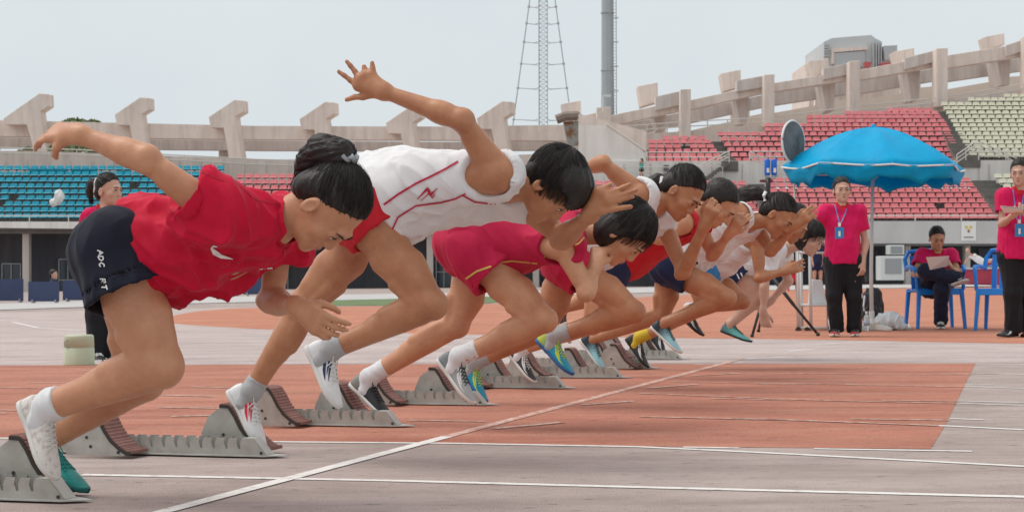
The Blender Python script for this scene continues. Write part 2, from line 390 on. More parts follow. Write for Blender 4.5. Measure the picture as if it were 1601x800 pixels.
def add_head(S, H, f, u, sc=1.0, female=False):
    f = unit(f); u = unit(np.array(u) - f * np.dot(u, f)); r = np.cross(f, u); H = np.array(H, float); A = (r, f, u)
    def p(x, y, z): return H + (r * x + f * y + u * z) * sc
    def e(c, rad, k=.02, op='u'): S.ell(p(*c), A, [q * sc for q in rad], k=k * sc, op=op)
    e((0, -.012, .028), (.074, .092, .086)); e((0, .030, -.030), (.058, .060, .074), .03)
    e((0, .052, -.075), (.040, .034, .030), .03); e((0, .078, -.098), (.018, .014, .014), .022)
    for q in (-1, 1):
        e((q * .040, .060, -.030), (.022, .020, .020), .02)
        e((q * .032, .098, -.001), (.019, .012, .010), .014, 's')
        e((q * .032, .080, -.002), (.015, .0125, .0125), .004)
        e((q * .0770, -.006, -.018), (.009, .019, .031), .006)
        e((q * .084, -.002, -.014), (.006, .010, .018), .004, 's')
    e((0, .086, .022), (.042, .012, .009), .016)
    S.cone(p(0, .089, .004), p(0, .1015, -.032), .0080 * sc, .0110 * sc, k=.014 * sc)
    for q in (-1, 1): e((q * .012, .095, -.036), (.0085, .010, .0075), .006)
    e((0, .088, -.060), (.023, .010, .007), .008); e((0, .086, -.071), (.019, .010, .007), .008)
    e((0, .099, -.0655), (.022, .006, .0014), .002, 's')
    return (r, f, u)

def hair_geo(H, f, u, style, sc=1.0, seed=1, strands=900):
    "scalp cap with combed strands; style 'tail' gathers to a tie, 'short' radiates from the crown, 'crop' is a close cap"
    f = unit(f); u = unit(np.array(u) - f * np.dot(u, f)); r = np.cross(f, u); H = np.array(H, float); R = np.stack([r, f, u])
    rg = np.random.default_rng(seed); W = lambda q: H + np.asarray(q) @ R * sc
    c0 = np.array([0, -.0165, .0335]); rad = np.array([.0795, .0985, .0920])
    if style in ('short', 'bob'): c0 = np.array([0, -.016, .030]); rad = np.array([.088, .108, .100])
    if style == 'crop': rad = np.array([.0800, .0985, .0950])
    nn = unit([0, .70, -.76]); off = {'tail': .024, 'short': .034, 'crop': .027, 'bob': .045}[style] if style != 'bob' else .045
    S = Sdf(); cutp = W(c0 + nn * off)
    S.ell(W(c0), (r, f, u), rad * sc, k=.01, caps=[(cutp, nn @ R)])
    if style == 'short': S.ell(W([0, .03, .075]), (r, f, u), np.array([.078, .07, .05]) * sc, k=.03); S.ell(W([0, .085, .045]), (r, f, u), np.array([.066, .022, .034]) * sc, k=.02)
    if style in ('tail', 'crop', 'short'):
        for q in (-1, 1):
            if style != 'tail': S.ell(W([q * .0655, .016, .010]), (r, f, u), np.array([.0085, .010, .022]) * sc, k=.012)
            S.ell(W([q * .050, -.060, -.014]), (r, f, u), np.array([.016, .024, .028]) * sc, k=.02)
        S.ell(W([0, -.070, -.035]), (r, f, u), np.array([.050, .026, .036]) * sc, k=.02)
    if style in ('tail', 'crop'):
        for q in (-1, 1): S.ell(W([q * .064, .070, .040]), (r, f, u), np.array([.022, .034, .020]) * sc, k=.012, op='s')
    if style == 'bob': S.ell(W([0, -.03, -.035]), (r, f, u), np.array([.085, .075, .085]) * sc, k=.03)
    if style == 'tail': S.ell(W([0, -.06, -.02]), (r, f, u), np.array([.066, .045, .055]) * sc, k=.03)
    V, Q = S.mesh(.0045); V = smoothv(V, Q, 2)
    pole = unit({'tail': [0, -.85, .55], 'short': [.1, -.55, .8], 'crop': [0, -.5, .85], 'bob': [0, -.2, .95]}[style])
    # streaky relief running along the combing direction
    q = ((V - H) / sc) @ R.T; qs = (q - c0) / rad; qs = qs / (np.linalg.norm(qs, axis=1, keepdims=True) + 1e-6)
    a1 = unit(np.cross(pole, [1, .1, 0])); b1 = np.cross(pole, a1); az = np.arctan2(qs @ a1, qs @ b1); el = np.arccos(np.clip(qs @ pole, -1, 1))
    nz = vnoise(np.stack([np.cos(az) * 13 + seed, np.sin(az) * 13, el * 1.5], 1)) + .5 * vnoise(np.stack([np.cos(az) * 34, np.sin(az) * 34 + seed, el * 2.5], 1))
    V = V + vnormals(V, Q) * ((nz - .75) * (.006 if style != 'crop' else .002))[:, None]
    parts = [(V.astype(np.float32), Q)]
    if strands:
        n = strands; d = rg.normal(size=(n * 3, 3)); d /= np.linalg.norm(d, axis=1, keepdims=True)
        keep = (d * rad) @ nn < off + np.where(rg.uniform(0, 1, n * 3) < .12, .016, .006) * rg.uniform(-.3, 1, n * 3); d = d[keep][:n]; n = len(d)
        ang = np.arccos(np.clip(d @ pole, -1, 1)); K = 7; pts = []
        g = pole[None] - d * (d @ pole)[:, None]; g /= (np.linalg.norm(g, axis=1, keepdims=True) + 1e-6)
        ln = np.minimum(rg.uniform(.5, 1.0, n), ang) if style == 'tail' else -rg.uniform(.35, .75, n)
        if style == 'crop': ln = ln * .30; 
        lift = 1.0 + rg.uniform(.0, .035, n); wob = rg.normal(size=(n, 3)) * .04
        for k in range(K):
            tt = k / (K - 1) * ln; pnt = d * np.cos(tt)[:, None] + (g + wob) * np.sin(tt)[:, None]
            pnt /= np.linalg.norm(pnt, axis=1, keepdims=True)
            fly = 1 + (rg.uniform(0, .03 if style != 'crop' else .06, n) * (k / (K - 1)) ** 2 if style != 'tail' else 0)
            fl_ = np.zeros(n); fl_[:max(1, n // 14)] = 1; fly = fly + fl_ * (lift - 1) * 2.6 * (k / (K - 1)) * (1 if style != 'crop' else 0)
            rt = (.972 + .028 * min(1, k / (K - 1) * 3)) if style in ('tail', 'crop') else 1.0
            pts.append((c0 + pnt * rad * (lift * fly * rt)[:, None]))
        pts = np.stack(pts, 1)     # n,K,3
        VV = []; FF = []; th = np.linspace(.0012, .0004, K) * (1 if style != 'crop' else .7)
        nrm = (pts - c0) / rad ** 2; nrm /= np.linalg.norm(nrm, axis=2, keepdims=True)
        tg = np.gradient(pts, axis=1); sd_ = np.cross(tg, nrm); sd_ /= (np.linalg.norm(sd_, axis=2, keepdims=True) + 1e-9)
        A_ = pts + sd_ * th[None, :, None]; B_ = pts - sd_ * th[None, :, None]; C_ = pts + nrm * th[None, :, None]
        al = np.stack([A_, C_, B_], 2).reshape(-1, 3)     # n*K*3
        base = (np.arange(n)[:, None] * K + np.arange(K - 1)[None]).reshape(-1) * 3
        for j in range(3):
            j2 = (j + 1) % 3; FF.append(np.stack([base + j, base + j2, base + 3 + j2, base + 3 + j], 1))
        parts.append(((H + al @ R * sc).astype(np.float32), np.concatenate(FF)))
    off_, VV, FF = 0, [], []
    for a, b in parts: VV.append(a); FF.append(b + off_); off_ += len(a)
    return np.concatenate(VV), np.concatenate(FF)
def tail_geo(pts, rad, seed=3, n=90):
    "a hair bundle: a core of tapered cones plus loose strands round it"
    S = Sdf(); pts = [np.array(p, float) for p in pts]
    for i in range(len(pts) - 1): S.cone(pts[i], pts[i + 1], rad[i], rad[i + 1], k=.015)
    V, Q = S.mesh(.004); N = vnormals(V, Q); ax = unit(pts[-1] - pts[0]); a = unit(np.cross(ax, [0, .3, 1])); b = np.cross(ax, a)
    V = V + N * ((vnoise(np.stack([V @ a * 170, V @ b * 170, V @ ax * 9 + seed], 1)) - .5) * .008)[:, None]
    rg = np.random.default_rng(seed); VV = [V]; FF = [Q]; o = len(V); pa = np.array(pts); K = len(pts)
    for s in range(n):
        d = rg.normal(size=3); d = unit(d); l0 = rg.uniform(.8, 1.12); q = []
        for k in range(K): q.append(pa[k] + d * rad[k] * l0 + rg.normal(size=3) * .0018)
        q.append(pa[-1] + (pa[-1] - pa[-2]) * rg.uniform(.1, .5) + d * rad[-1] * 1.2)
        q = np.array(q); t = .0009; e1 = np.array([t, 0, t]); e2 = np.array([0, t, -t])
        ring = np.stack([q + e1, q + e2, q - e1], 1).reshape(-1, 3); VV.append(ring)
        kk = np.arange(len(q) - 1) * 3 + o
        for j in range(3): FF.append(np.stack([kk + j, kk + (j + 1) % 3, kk + 3 + (j + 1) % 3, kk + 3 + j], 1))
        o += len(ring)
    return np.concatenate(VV).astype(np.float32), np.concatenate(FF)

# ---------------- shoe template: lofted sections, local x heel->toe, y side, z up from the sole, metres, length .26
SX = [0, .004, .014, .03, .05, .07, .085, .10, .12, .145, .17, .195, .218, .237, .250, .258]
SW = [.010, .021, .028, .0315, .0325, .032, .033, .035, .0385, .0425, .0455, .0450, .0405, .031, .019, .004]
ST = [.050, .064, .074, .074, .068, .072, .080, .076, .066, .055, .047, .040, .034, .028, .022, .016]
def sprof(x): return float(np.interp(x, SX, SW)), float(np.interp(x, SX, ST)), .013 + .010 * max(0, (x - .18) / .08) ** 2 + .002 * max(0, 1 - x / .03)
def sshift(x): return -.006 * min(1, max(0, (x - .10) / .1))
def spt(x, q, o=0.0):
    "point on the upper: q 0..1 from the near welt over the top to the far welt"
    w_, t, z0 = sprof(x); a = PI * q; c, s2 = math.cos(a), math.sin(a)
    y = -math.copysign(abs(c) ** .75, c) * (w_ + o); z = z0 + (t - z0 + o) * s2 ** .85
    return (x, y + sshift(x), z)
def shoe_template():
    xs = [0, .002, .005, .010, .018] + [.026 + i * .0075 for i in range(29)] + [.241, .246, .250, .254, .257, .2595]; n = 20
    V = []; F_ = []
    for x in xs:
        for k in range(n + 1): V.append(spt(x, k / n))
    for i in range(len(xs) - 1):
        for k in range(n): a = i * (n + 1) + k; F_.append((a, a + n + 1, a + n + 2, a + 1))
    for i in range(len(xs) - 1): a = i * (n + 1); F_.append((a, a + n, a + 2 * n + 1, a + n + 1))
    up = (np.array(V, np.float32), np.array(F_, np.int32))
    V = []; F_ = []; m_ = 8
    for x in xs:
        w_, t, z0 = sprof(x); w2 = w_ * 1.03 + .0016; zb = z0 - .013; th = .016 if x < .1 else .013
        for k, (yy, zz) in enumerate([(-.92, 0), (-1, .35), (-1.0, .8), (-.94, 1), (.94, 1), (1.0, .8), (1, .35), (.92, 0)]): V.append((x * 1.012 - .0015, yy * w2 + sshift(x), zb + zz * (z0 - zb + .003)))
    for i in range(len(xs) - 1):
        for k in range(m_): a = i * m_ + k; b = i * m_ + (k + 1) % m_; F_.append((a, b, b + m_, a + m_)[::-1])
    so_ = (np.array(V, np.float32), np.array(F_, np.int32))
    lm = MB()
    for i in range(6):
        x = .090 + i * .0145; o = .0014
        lm.tube([spt(x - .004, .30, o), spt(x, .40, o + .001), spt(x + .004, .5, o + .003), spt(x + .008, .60, o + .001), spt(x + .012, .70, o)], .0019, 5)
        lm.tube([spt(x + .012, .30, o), spt(x + .008, .40, o + .001), spt(x + .004, .5, o + .0045), spt(x, .60, o + .001), spt(x - .004, .70, o)], .0019, 5)
    k_ = Vector(spt(.088, .5, .006))
    for pts in ([(0, 0, 0), (-.008, -.020, .012), (.004, -.034, .006), (.014, -.026, -.008), (.002, -.004, .002)], [(0, 0, 0), (-.010, .018, .013), (.0, .032, .008), (.012, .024, -.006), (.002, .004, .002)], [(0, 0, 0), (.012, -.022, -.004), (.018, -.036, -.022), (.022, -.040, -.034)], [(0, 0, 0), (.014, .018, -.004), (.022, .034, -.02)]):
        lm.tube([k_ + Vector(p) for p in pts], .0017, 5)
    cl = MB()   # padded collar round the ankle opening, then the eyelet rows
    cl.tube([(.048 + .036 * math.cos(a) * (1.0 if math.cos(a) > 0 else .95), .0245 * math.sin(a), .0735 + .009 * max(0, -math.cos(a)) + .004 * max(0, math.cos(a)) - .007 * abs(math.sin(a))) for a in [2 * PI * i / 20 for i in range(21)]], .0052, 6)
    return up, so_, lm, cl
SHOE = shoe_template()
SHM = {}
def shoe(parent, heel, toe, ank, mats, spikes=False, label=None, curve=None, Lf=None):
    "mats = upper, sole, laces, stripe; placed by heel and toe points, the ankle telling which way is up"
    heel, toe, ank = Vector(heel), Vector(toe), Vector(ank); x = (toe - heel); L = x.length; x.normalize()
    sc = (Lf or min(max(L, .235), .27)) / .262; up = ank - heel; z = (up - x * up.dot(x)).normalized(); y = z.cross(x)
    R = Matrix((x, y, z)).transposed()
    mid = (heel + toe) / 2; org = heel - x * (.004 * sc) if Lf is None else heel
    key = tuple(m.name for m in mats[:3])
    if key not in SHM:
        SHM[key] = (npmesh('shoe', *SHOE[0], mats[0]), npmesh('sole', *SHOE[1], mats[1]), SHOE[2].mesh('laces', mats[2], True), SHOE[3].mesh('padded_collar', mats[4] if len(mats) > 4 else mats[0], True))
    a, b, l, cl_ = SHM[key]
    o = bpy.data.objects.new('shoe', a); link(o, parent); o.location = org - wloc(parent); o.rotation_euler = R.to_euler(); o.scale = (sc,) * 3
    if label: o['label'] = label
    for nm, me in (('sole', b), ('laces', l), ('padded_collar', cl_)):
        c = bpy.data.objects.new(nm, me); link(c, o)
    if mats[3] is not None:
        st = MB()
        cv = curve or [[(.055, .42), (.085, .30), (.125, .16), (.17, .10), (.20, .10)], [(.10, .36), (.13, .24), (.165, .17)]]
        for pl in cv:
            for mir in (0, 1):
                row0 = None
                for i in range(len(pl) - 1):
                    for j in range(5):
                        tt = j / 4; x = pl[i][0] + (pl[i + 1][0] - pl[i][0]) * tt; q = pl[i][1] + (pl[i + 1][1] - pl[i][1]) * tt; g = (i + tt) / (len(pl) - 1); hw_ = .035 * math.sin(PI * min(1, .12 + g * .86)) + .004
                        row = [spt(x, (1 - c_) if mir else c_, .0012) for c_ in (q - hw_, q, q + hw_)]
                        if row0: st.add([row0[0], row[0], row[1], row[2], row0[2], row0[1]], [(0, 1, 2, 5), (5, 2, 3, 4)])
                        row0 = row
        c = bpy.data.objects.new('stripe', st.mesh('stripe', mats[3])); link(c, o)
    if spikes:
        sp = MB()
        for i in range(7):
            for sy in (-.02, .0, .02): sp.tube([(.13 + i * .016, sy, .003), (.13 + i * .016, sy, -.007)], [.004, .0025], 5)
        c = bpy.data.objects.new('spike', sp.mesh('spike', M('dark_spike', (.03, .03, .03), .4))); link(c, o); c['kind'] = 'stuff'
    return o

def human(name_label, group, J, st, base, res=.006):
    """one person. J holds world joints: P C N H, hf hu, and sh el wr hip kn an as (right, left) pairs, hand specs; st the look."""
    if 'heel' in J and st.get('fixank', True):
        for q in (0, 1):
            hh, tt, aa = Vector(J['heel'][q]), Vector(J['toe'][q]), Vector(J['an'][q]); x = (tt - hh).normalized(); up = aa - hh; z = (up - x * up.dot(x)).normalized()
            L_0 = min(max((tt - hh).length, .235), .27); mid = (hh + tt) / 2; h2 = mid - x * L_0 / 2; J['heel'][q] = h2; J['toe'][q] = h2 + x * L_0; J['an'][q] = h2 + x * (.050 * L_0 / .26) + z * (.090 * L_0 / .26)
    root = empty('person', base, label=name_label, cat='person'); bl = Vector(base)
    if group: root['group'] = group
    g = lambda k: np.array(J[k], float)
    P_, C_, N_, H_ = g('P'), g('C'), g('N'), g('H'); sh = [np.array(x, float) for x in J['sh']]; hip = [np.array(x, float) for x in J['hip']]
    el, wr, kn, an = ([np.array(x, float) for x in J[k]] for k in ('el', 'wr', 'kn', 'an'))
    m = st.get('m', 1.0); fe = st.get('female', False); lg = st.get('leg', 1.0) * m; lt = lg * .55 + m * .42; ar = st.get('arm', 1.0) * m
    spn = unit(N_ - P_); L = unit((sh[1] - sh[0]) - spn * np.dot(sh[1] - sh[0], spn)); Fr = np.cross(L, spn)
    spl = unit(C_ - P_); Lh = unit((hip[1] - hip[0]) - spl * np.dot(hip[1] - hip[0], spl)); Fh = np.cross(Lh, spl)
    ow = st.get('open', [])
    def torso(S, g_=0.0, loose=0.0, deep=1.0):
        W_ = (P_ + C_) / 2
        S.ell(C_, (L, spn, Fr), ((.150 + g_) * m, (.175 + g_) * m, (.108 + g_) * m * deep), k=.05)
        S.ell(W_, (Lh, spl, Fh), ((.128 + g_ + loose) * m, (.17 + g_) * m, (.098 + g_ + loose) * m * deep), k=.05)
        if fe: 
            for q in (-1, 1): S.ell(C_ + Fr * .07 * m + L * q * .062 * m - spn * .01, (L, spn, Fr), ((.055 + g_) * m, (.055 + g_) * m, (.048 + g_) * m), k=.03)
        for q in (0, 1):
            S.cone(N_ - spn * .035, sh[q], (.050 + g_) * m, (.050 + g_) * m, k=.04)
            S.cone(C_ + L * (q * 2 - 1) * .07 * m - spn * .02, sh[q], (.085 + g_) * m, (.052 + g_) * m, k=.04)
    def pelvis(S, g_=0.0):
        S.ell(P_, (Lh, spl, Fh), ((.158 + g_) * m, (.115 + g_) * m, (.108 + g_) * m), k=.04)
        for q in (0, 1):
            S.cone(P_ + Lh * (q * 2 - 1) * .07 * m, hip[q], (.105 + g_) * m, (.098 + g_) * lt, k=.04)
            S.ell(hip[q] - Fh * .045 * m + spl * -.01, (Lh, spl, Fh), ((.085 + g_) * m,) * 3, k=.04)
    B = Sdf(); torso(B); pelvis(B)
    B.cone(N_ - spn * .03, H_ - unit(J['hu']) * .055 - unit(J['hf']) * .025, .060 * m * (.9 if fe else 1), .053 * m * (.92 if fe else 1), k=.03)
    hs_ = st.get('head', 1.0); ax = add_head(B, H_, J['hf'], J['hu'], hs_, fe)
    for q in (0, 1):
        d = unit(kn[q] - hip[q]); bnd = unit(np.cross(np.cross(kn[q] - hip[q], an[q] - kn[q]) + 1e-6, d)); bk = bnd if np.dot(bnd, an[q] - kn[q]) > 0 else -bnd
        if np.linalg.norm(np.cross(unit(kn[q] - hip[q]), unit(an[q] - kn[q]))) < .15: bk = -Fh
        B.cone(hip[q], kn[q] - d * .05, .096 * lt, .058 * lg, k=.04); B.cone(hip[q] * .45 + kn[q] * .55 - bk * .018, kn[q] - bk * .006, .066 * lg, .050 * lg, k=.018)
        B.cone(hip[q] * .6 + kn[q] * .4 + bk * .02, kn[q] * .85 + hip[q] * .15 + bk * .016, .076 * lt, .042 * lg, k=.018)
        B.ell(kn[q] - bk * .012, (d, bk, np.cross(d, bk)), (.055 * lg, .05 * lg, .053 * lg), k=.025)
        e = unit(an[q] - kn[q]); bb = bk - e * np.dot(bk, e); bb = unit(d * 1.0 - e * np.dot(d, e)) * -1 if np.linalg.norm(np.cross(d, e)) > .15 else -Fh
        ll = np.linalg.norm(an[q] - kn[q])
        B.cone(kn[q], kn[q] + e * ll * .32 + bb * .012, .050 * lg, .049 * lg, k=.03); B.cone(kn[q] + e * ll * .22 + bb * .022, kn[q] + e * ll * .52 + bb * .012, .046 * lg, .038 * lg, k=.016)
        B.cone(kn[q] + e * ll * .3 + bb * .008, an[q], .048 * lg, .0335 * lg, k=.03); B.cone(kn[q] + e * ll * .15 - bb * .012, an[q] - bb * .004, .036 * lg, .030 * lg, k=.03)
        B.ell(an[q], (Fh, Lh, spl), (.033 * lg, .036 * lg, .033 * lg), k=.015)
        if 'heel' in J:
            hh, tt = np.array(J['heel'][q], float), np.array(J['toe'][q], float); B.cone(an[q], hh * .8 + tt * .2 + unit(an[q] - hh) * .02, .031 * lg, .017, k=.02)
            B.cone(hh * .7 + tt * .3 + unit(an[q] - hh) * .03, hh * .5 + tt * .5 + unit(an[q] - hh) * .020, .016, .010, k=.02)
        cx = unit(np.cross(d, bk)); ce = unit(np.cross(e, bb))
        B.ell(kn[q] - bk * .050 * lg + d * .004, (d, bk, cx), (.024 * lg, .016 * lg, .021 * lg), k=.012)
        B.cone(hip[q] * .42 + kn[q] * .58 - bk * .046, kn[q] - d * .060 - bk * .042, .036 * lg, .020 * lg, k=.014)
        for g_s in (-1, 1):
            B.ell(kn[q] - d * .080 - bk * .030 * lg + cx * g_s * .038 * lg, (d, bk, cx), (.048 * lg, .026 * lg, .024 * lg), k=.012)
            B.cone(hip[q] * .35 + kn[q] * .65 + bk * .048 + cx * g_s * .026, kn[q] + bk * .036 * lg + cx * g_s * .030, .030 * lg, .011, k=.012)
            B.cone(kn[q] + e * ll * .10 + bb * .030 + ce * g_s * .022 * lg, kn[q] + e * ll * (.42 if g_s < 0 else .38) + bb * .034 + ce * g_s * .022 * lg, .026 * lg, .027 * lg, k=.012)
            B.ell(an[q] + ce * g_s * .023 * lg, (d, bk, cx), (.012, .012, .012), k=.010)
        B.cone(kn[q] + e * ll * .60 + bb * .016, an[q] + bb * .026 * lg, .022 * lg, .0105, k=.012)
        B.cone(kn[q] + e * ll * .10 - bb * .037 * lg, an[q] - e * .03 - bb * .023 * lg, .017 * lg, .012 * lg, k=.012)
        B.ell(sh[q], (L, spn, Fr), (.054 * ar, .058 * ar, .054 * ar), k=.02)
        da = unit(el[q] - sh[q]); de = unit(wr[q] - el[q]); la = np.linalg.norm(el[q] - sh[q]); lf = np.linalg.norm(wr[q] - el[q])
        pb = unit(de - da * np.dot(de, da) + 1e-4 * Fr)
        cu = unit(np.cross(da, pb))
        B.cone(sh[q], el[q], .044 * ar, .033 * ar, k=.025); B.cone(sh[q] + da * la * .36 + pb * .018, sh[q] + da * la * .68 + pb * .016, .033 * ar, .028 * ar, k=.012); B.ell(el[q] - pb * .026 * ar, (da, pb, cu), (.017, .014, .015), k=.012)
        B.cone(sh[q] + da * la * .3 - pb * .018, sh[q] + da * la * .72 - pb * .014, .033 * ar, .023 * ar, k=.014)
        B.ell(el[q] - pb * .006, (da, pb, np.cross(da, pb)), (.035 * ar, .033 * ar, .036 * ar), k=.02)
        B.cone(el[q], el[q] + de * lf * .28, .033 * ar, .036 * ar, k=.02); B.cone(el[q] + de * lf * .22, wr[q], .0365 * ar, .0225 * ar, k=.02)
        B.cone(el[q] + cu * .018 - de * .02, el[q] + de * lf * .5 + cu * .010, .022 * ar, .020 * ar, k=.012); B.cone(el[q] - cu * .016, el[q] + de * lf * .55 - cu * .012, .024 * ar, .017 * ar, k=.012); B.ell(wr[q] - de * .012 + cu * .018 * ar, (da, pb, cu), (.011, .011, .011), k=.01)
        hd = J['hand'][q]
        if hd is None: continue
        if 'fingers' in hd:
            B.cone(wr[q], np.array(hd['palm'][0]), .024 * m, .016 * m, k=.02)
            for a in hd['palm']: B.cone(wr[q], np.array(a), .019 * m, .0135 * m, k=.018)
            pl = hd['palm']
            for i in range(len(pl) - 1): B.cone(np.array(pl[i]), np.array(pl[i + 1]), .0125 * m, .0125 * m, k=.014)
            for pts, rr in hd['fingers']:
                for i in range(len(pts) - 1): B.cone(np.array(pts[i]), np.array(pts[i + 1]), rr * (1.08 - .10 * i), rr * (1.08 - .10 * (i + 1)), k=.005 if i else .01)
        else: add_hand(B, wr[q], hd['d'], hd['back'], hd['thumb'], hd.get('curl', .4), hd.get('spread', .15), hd.get('sc', 1.0) * m, hd.get('tc', .4))
    V, Q = B.mesh(res); V = smoothv(V, Q, 1, .4)
    def put(nm, V, Q, mats, label=None, par=root):
        o = bpy.data.objects.new(nm, npmesh(nm, V - np.array(wloc(par), np.float32), Q, mats)); link(o, par)
        if label: o['label'] = label
        return o
    out = {'root': root, 'ax': ax}
    out['body'] = put('body', V, Q, st['skin'])
    # eyes, brows, lips
    r_, f_, u_ = ax; hp = lambda x, y, z: Vector(H_ + (r_ * x + f_ * y + u_ * z) * hs_)
    if st.get('face', True):
        A = (Vector(r_), Vector(f_), Vector(u_))
        for q in (-1, 1):
            e = MB(); c = hp(q * .032, .0865, -.003); vs = []; nr_, nc_ = 6, 12
            for i in range(nr_ + 1):
                for j in range(nc_):
                    th = PI / 2 * i / nr_; ph = 2 * PI * j / nc_
                    vs.append(c + (A[0] * (math.sin(th) * math.cos(ph) * .0135) + A[2] * (math.sin(th) * math.sin(ph) * .0042) + A[1] * (math.cos(th) * .0072)) * hs_)
            fs = [(i * nc_ + j, i * nc_ + (j + 1) % nc_, (i + 1) * nc_ + (j + 1) % nc_, (i + 1) * nc_ + j) for i in range(nr_) for j in range(nc_)]
            e.add(vs, fs); e.m = [1 if f[0] // nc_ < 3 else 0 for f in fs]; e.build('eye', [M_eye, M_iris], root, True)
            b = MB(); b.tube([hp(q * .015, .0985, .017), hp(q * .032, .097, .0225), hp(q * .050, .083, .017)], [.0030 * hs_, .0030 * hs_, .0012 * hs_], 5); b.build('eyebrow', M_brow, root, True)
            b = MB(); b.tube([hp(q * .018, .0915, .001), hp(q * .032, .0945, .0032), hp(q * .047, .086, -.001)], [.0012 * hs_, .0018 * hs_, .0012 * hs_], 5); b.build('eyelid', M_brow, root, True)
        b = MB(); b.tube([hp(-.021, .0875, -.0645), hp(-.010, .0955, -.062), hp(0, .0975, -.063), hp(.010, .0955, -.062), hp(.021, .0875, -.0645)], [.001, .0034, .0034, .0034, .001], 6)
        b.tube([hp(-.017, .0885, -.067), hp(0, .0965, -.0705), hp(.017, .0885, -.067)], [.001, .0040, .001], 6); b.build('lips', M_lip, root, True)
    # hair
    hv, hq = hair_geo(H_, J['hf'], J['hu'], st.get('hair', 'short'), hs_, st.get('seed', 1), st.get('strands', 500))
    hair = put('hair', hv, hq, M_hair, st.get('hair_label'))
    out['hair'] = hair
    # shirt
    g_ = st.get('gap', .013)
    if st.get('shirt') is not None:
        S = Sdf(); torso(S, g_, st.get('loose', .012), st.get('deep', 1.0)); hemd = st.get('hem', .03)
        S.cone(P_ + spl * .09, P_ - spl * (hemd - .02), (.115 + g_ + st.get('loose', .012)) * m, (.12 + g_ + st.get('loose', .012)) * m, k=.06)
        S.ell(P_, (Lh, spl, Fh), ((.160 + g_) * m, (.10 + hemd) * m, (.115 + g_) * m), k=.04)
        sag = st.get('sag')
        if sag: 
            for pt, rr in sag: S.ell(pt, (L, spn, Fr), rr, k=.07)
        S.ell(P_ - spl * (hemd + .30), (Lh, spl, Fh), (.5, .30, .5), k=.004, op='s')
        if st['sleeve'] > 0:
            for q in (0, 1):
                e = sh[q] + (el[q] - sh[q]) * st['sleeve']; da = unit(el[q] - sh[q])
                w1 = st.get('slw', .072) * m
                S.cone(sh[q] - da * .01, e, (.058 + g_) * m, w1, k=.03, caps=[(e, da)])
                S.cone(e - da * .035, e + da * .05, w1 - .009, w1 - .007, k=.003, op='s', caps=[(e - da * .035, -da)])
                B_ = None
        else:
            for q in (0, 1):
                o_ = L * (q * 2 - 1); S.cone(sh[q] + o_ * .035 - spn * .02, sh[q] + o_ * .2 - spn * .02, st.get('armhole', .085) * m, .12 * m, k=.01, op='s')
        hb = unit(H_ - N_); nr = st.get('neck', .066) * m
        S.cone(N_ + hb * .0 - spn * .005, N_ + hb * .25, nr, nr + .03, k=.008, op='s')
        S.cone(N_ + Fr * .035 + spn * .01, N_ + Fr * .09 + spn * .06, nr * .8, nr * 1.1, k=.008, op='s')
        V, Q = S.mesh(st.get('cres', .006)); V = smoothv(V, Q, 1)
        fo = st.get('fold', .012)
        V = folds(V, Q, fo, spn * .6 + np.array([0, 0, -1]) * .8, st.get('fscale', 9), st.get('seed', 1) * 3.1)
        out['shirt'] = put('shirt', V, Q, st['shirt'], st.get('shirt_label'))
        if st.get('collar') is not None:
            c = MB(); n = 14; pts = []; cc = Vector(N_ + hb * .025)
            a1 = Vector(L); b1 = Vector(Fr)
            for i in range(n + 1):
                q = 2 * PI * i / n + PI / 2; pts.append(cc + a1 * (.066 * m * math.cos(q)) + b1 * (.066 * m * math.sin(q)) + Vector(spn) * (-.022 if abs(i - n / 2) > n / 2 - 1.5 else .012))
            for i in range(n):
                d1 = (pts[i] - cc).normalized() * .014 - Vector(spn) * .034; d2 = (pts[i + 1] - cc).normalized() * .014 - Vector(spn) * .034
                c.quad(pts[i], pts[i + 1], pts[i + 1] + d2, pts[i] + d1)
            oc = c.build('collar', st['collar'], out['shirt']); sm = oc.modifiers.new('thick', 'SOLIDIFY'); sm.thickness = .004
    # shorts / trousers
    S = Sdf(); g2 = st.get('sgap', .016)
    S.ell(P_, (Lh, spl, Fh), ((.162 + g2) * m, (.14 + g2) * m, (.112 + g2) * m), k=.04, caps=[(P_ + spl * .12, spl)])
    for q in (0, 1):
        d = unit(kn[q] - hip[q])
        S.ell(hip[q] - Fh * .045 * m, (Lh, spl, Fh), ((.087 + g2) * m,) * 3, k=.05)
        if st['legs'] <= 1:
            e = hip[q] + (kn[q] - hip[q]) * st['legs']; wd = st.get('legw', .118) * lt
            S.cone(hip[q], e, (.102 + g2) * lt, wd, k=.05, caps=[(e, d)])
        else:
            e = unit(an[q] - kn[q]); 
            S.cone(hip[q], kn[q], (.098 + g2) * lg, .078 * lg, k=.05); S.cone(kn[q], an[q] + e * .045, .078 * lg, .073 * lg, k=.03, caps=[(an[q] + e * .055, e)])
    if st['legs'] <= 1:
        for q in (0, 1):
            d = unit(kn[q] - hip[q]); e = hip[q] + (kn[q] - hip[q]) * st['legs']; wd = st.get('legw', .118) * lt
            S.cone(e - d * .04, e + d * .06, wd - .010, wd - .008, k=.003, op='s', caps=[(e - d * .04, -d)])
    V, Q = S.mesh(st.get('cres', .006)); V = smoothv(V, Q, 1)
    V = folds(V, Q, st.get('sfold', .010), unit(kn[0] - hip[0]) + unit(kn[1] - hip[1]) + .01, 10, 5 + st.get('seed', 1))
    out['shorts'] = put('shorts' if st['legs'] <= 1 else 'trousers', V, Q, st['shorts'], st.get('shorts_label'))
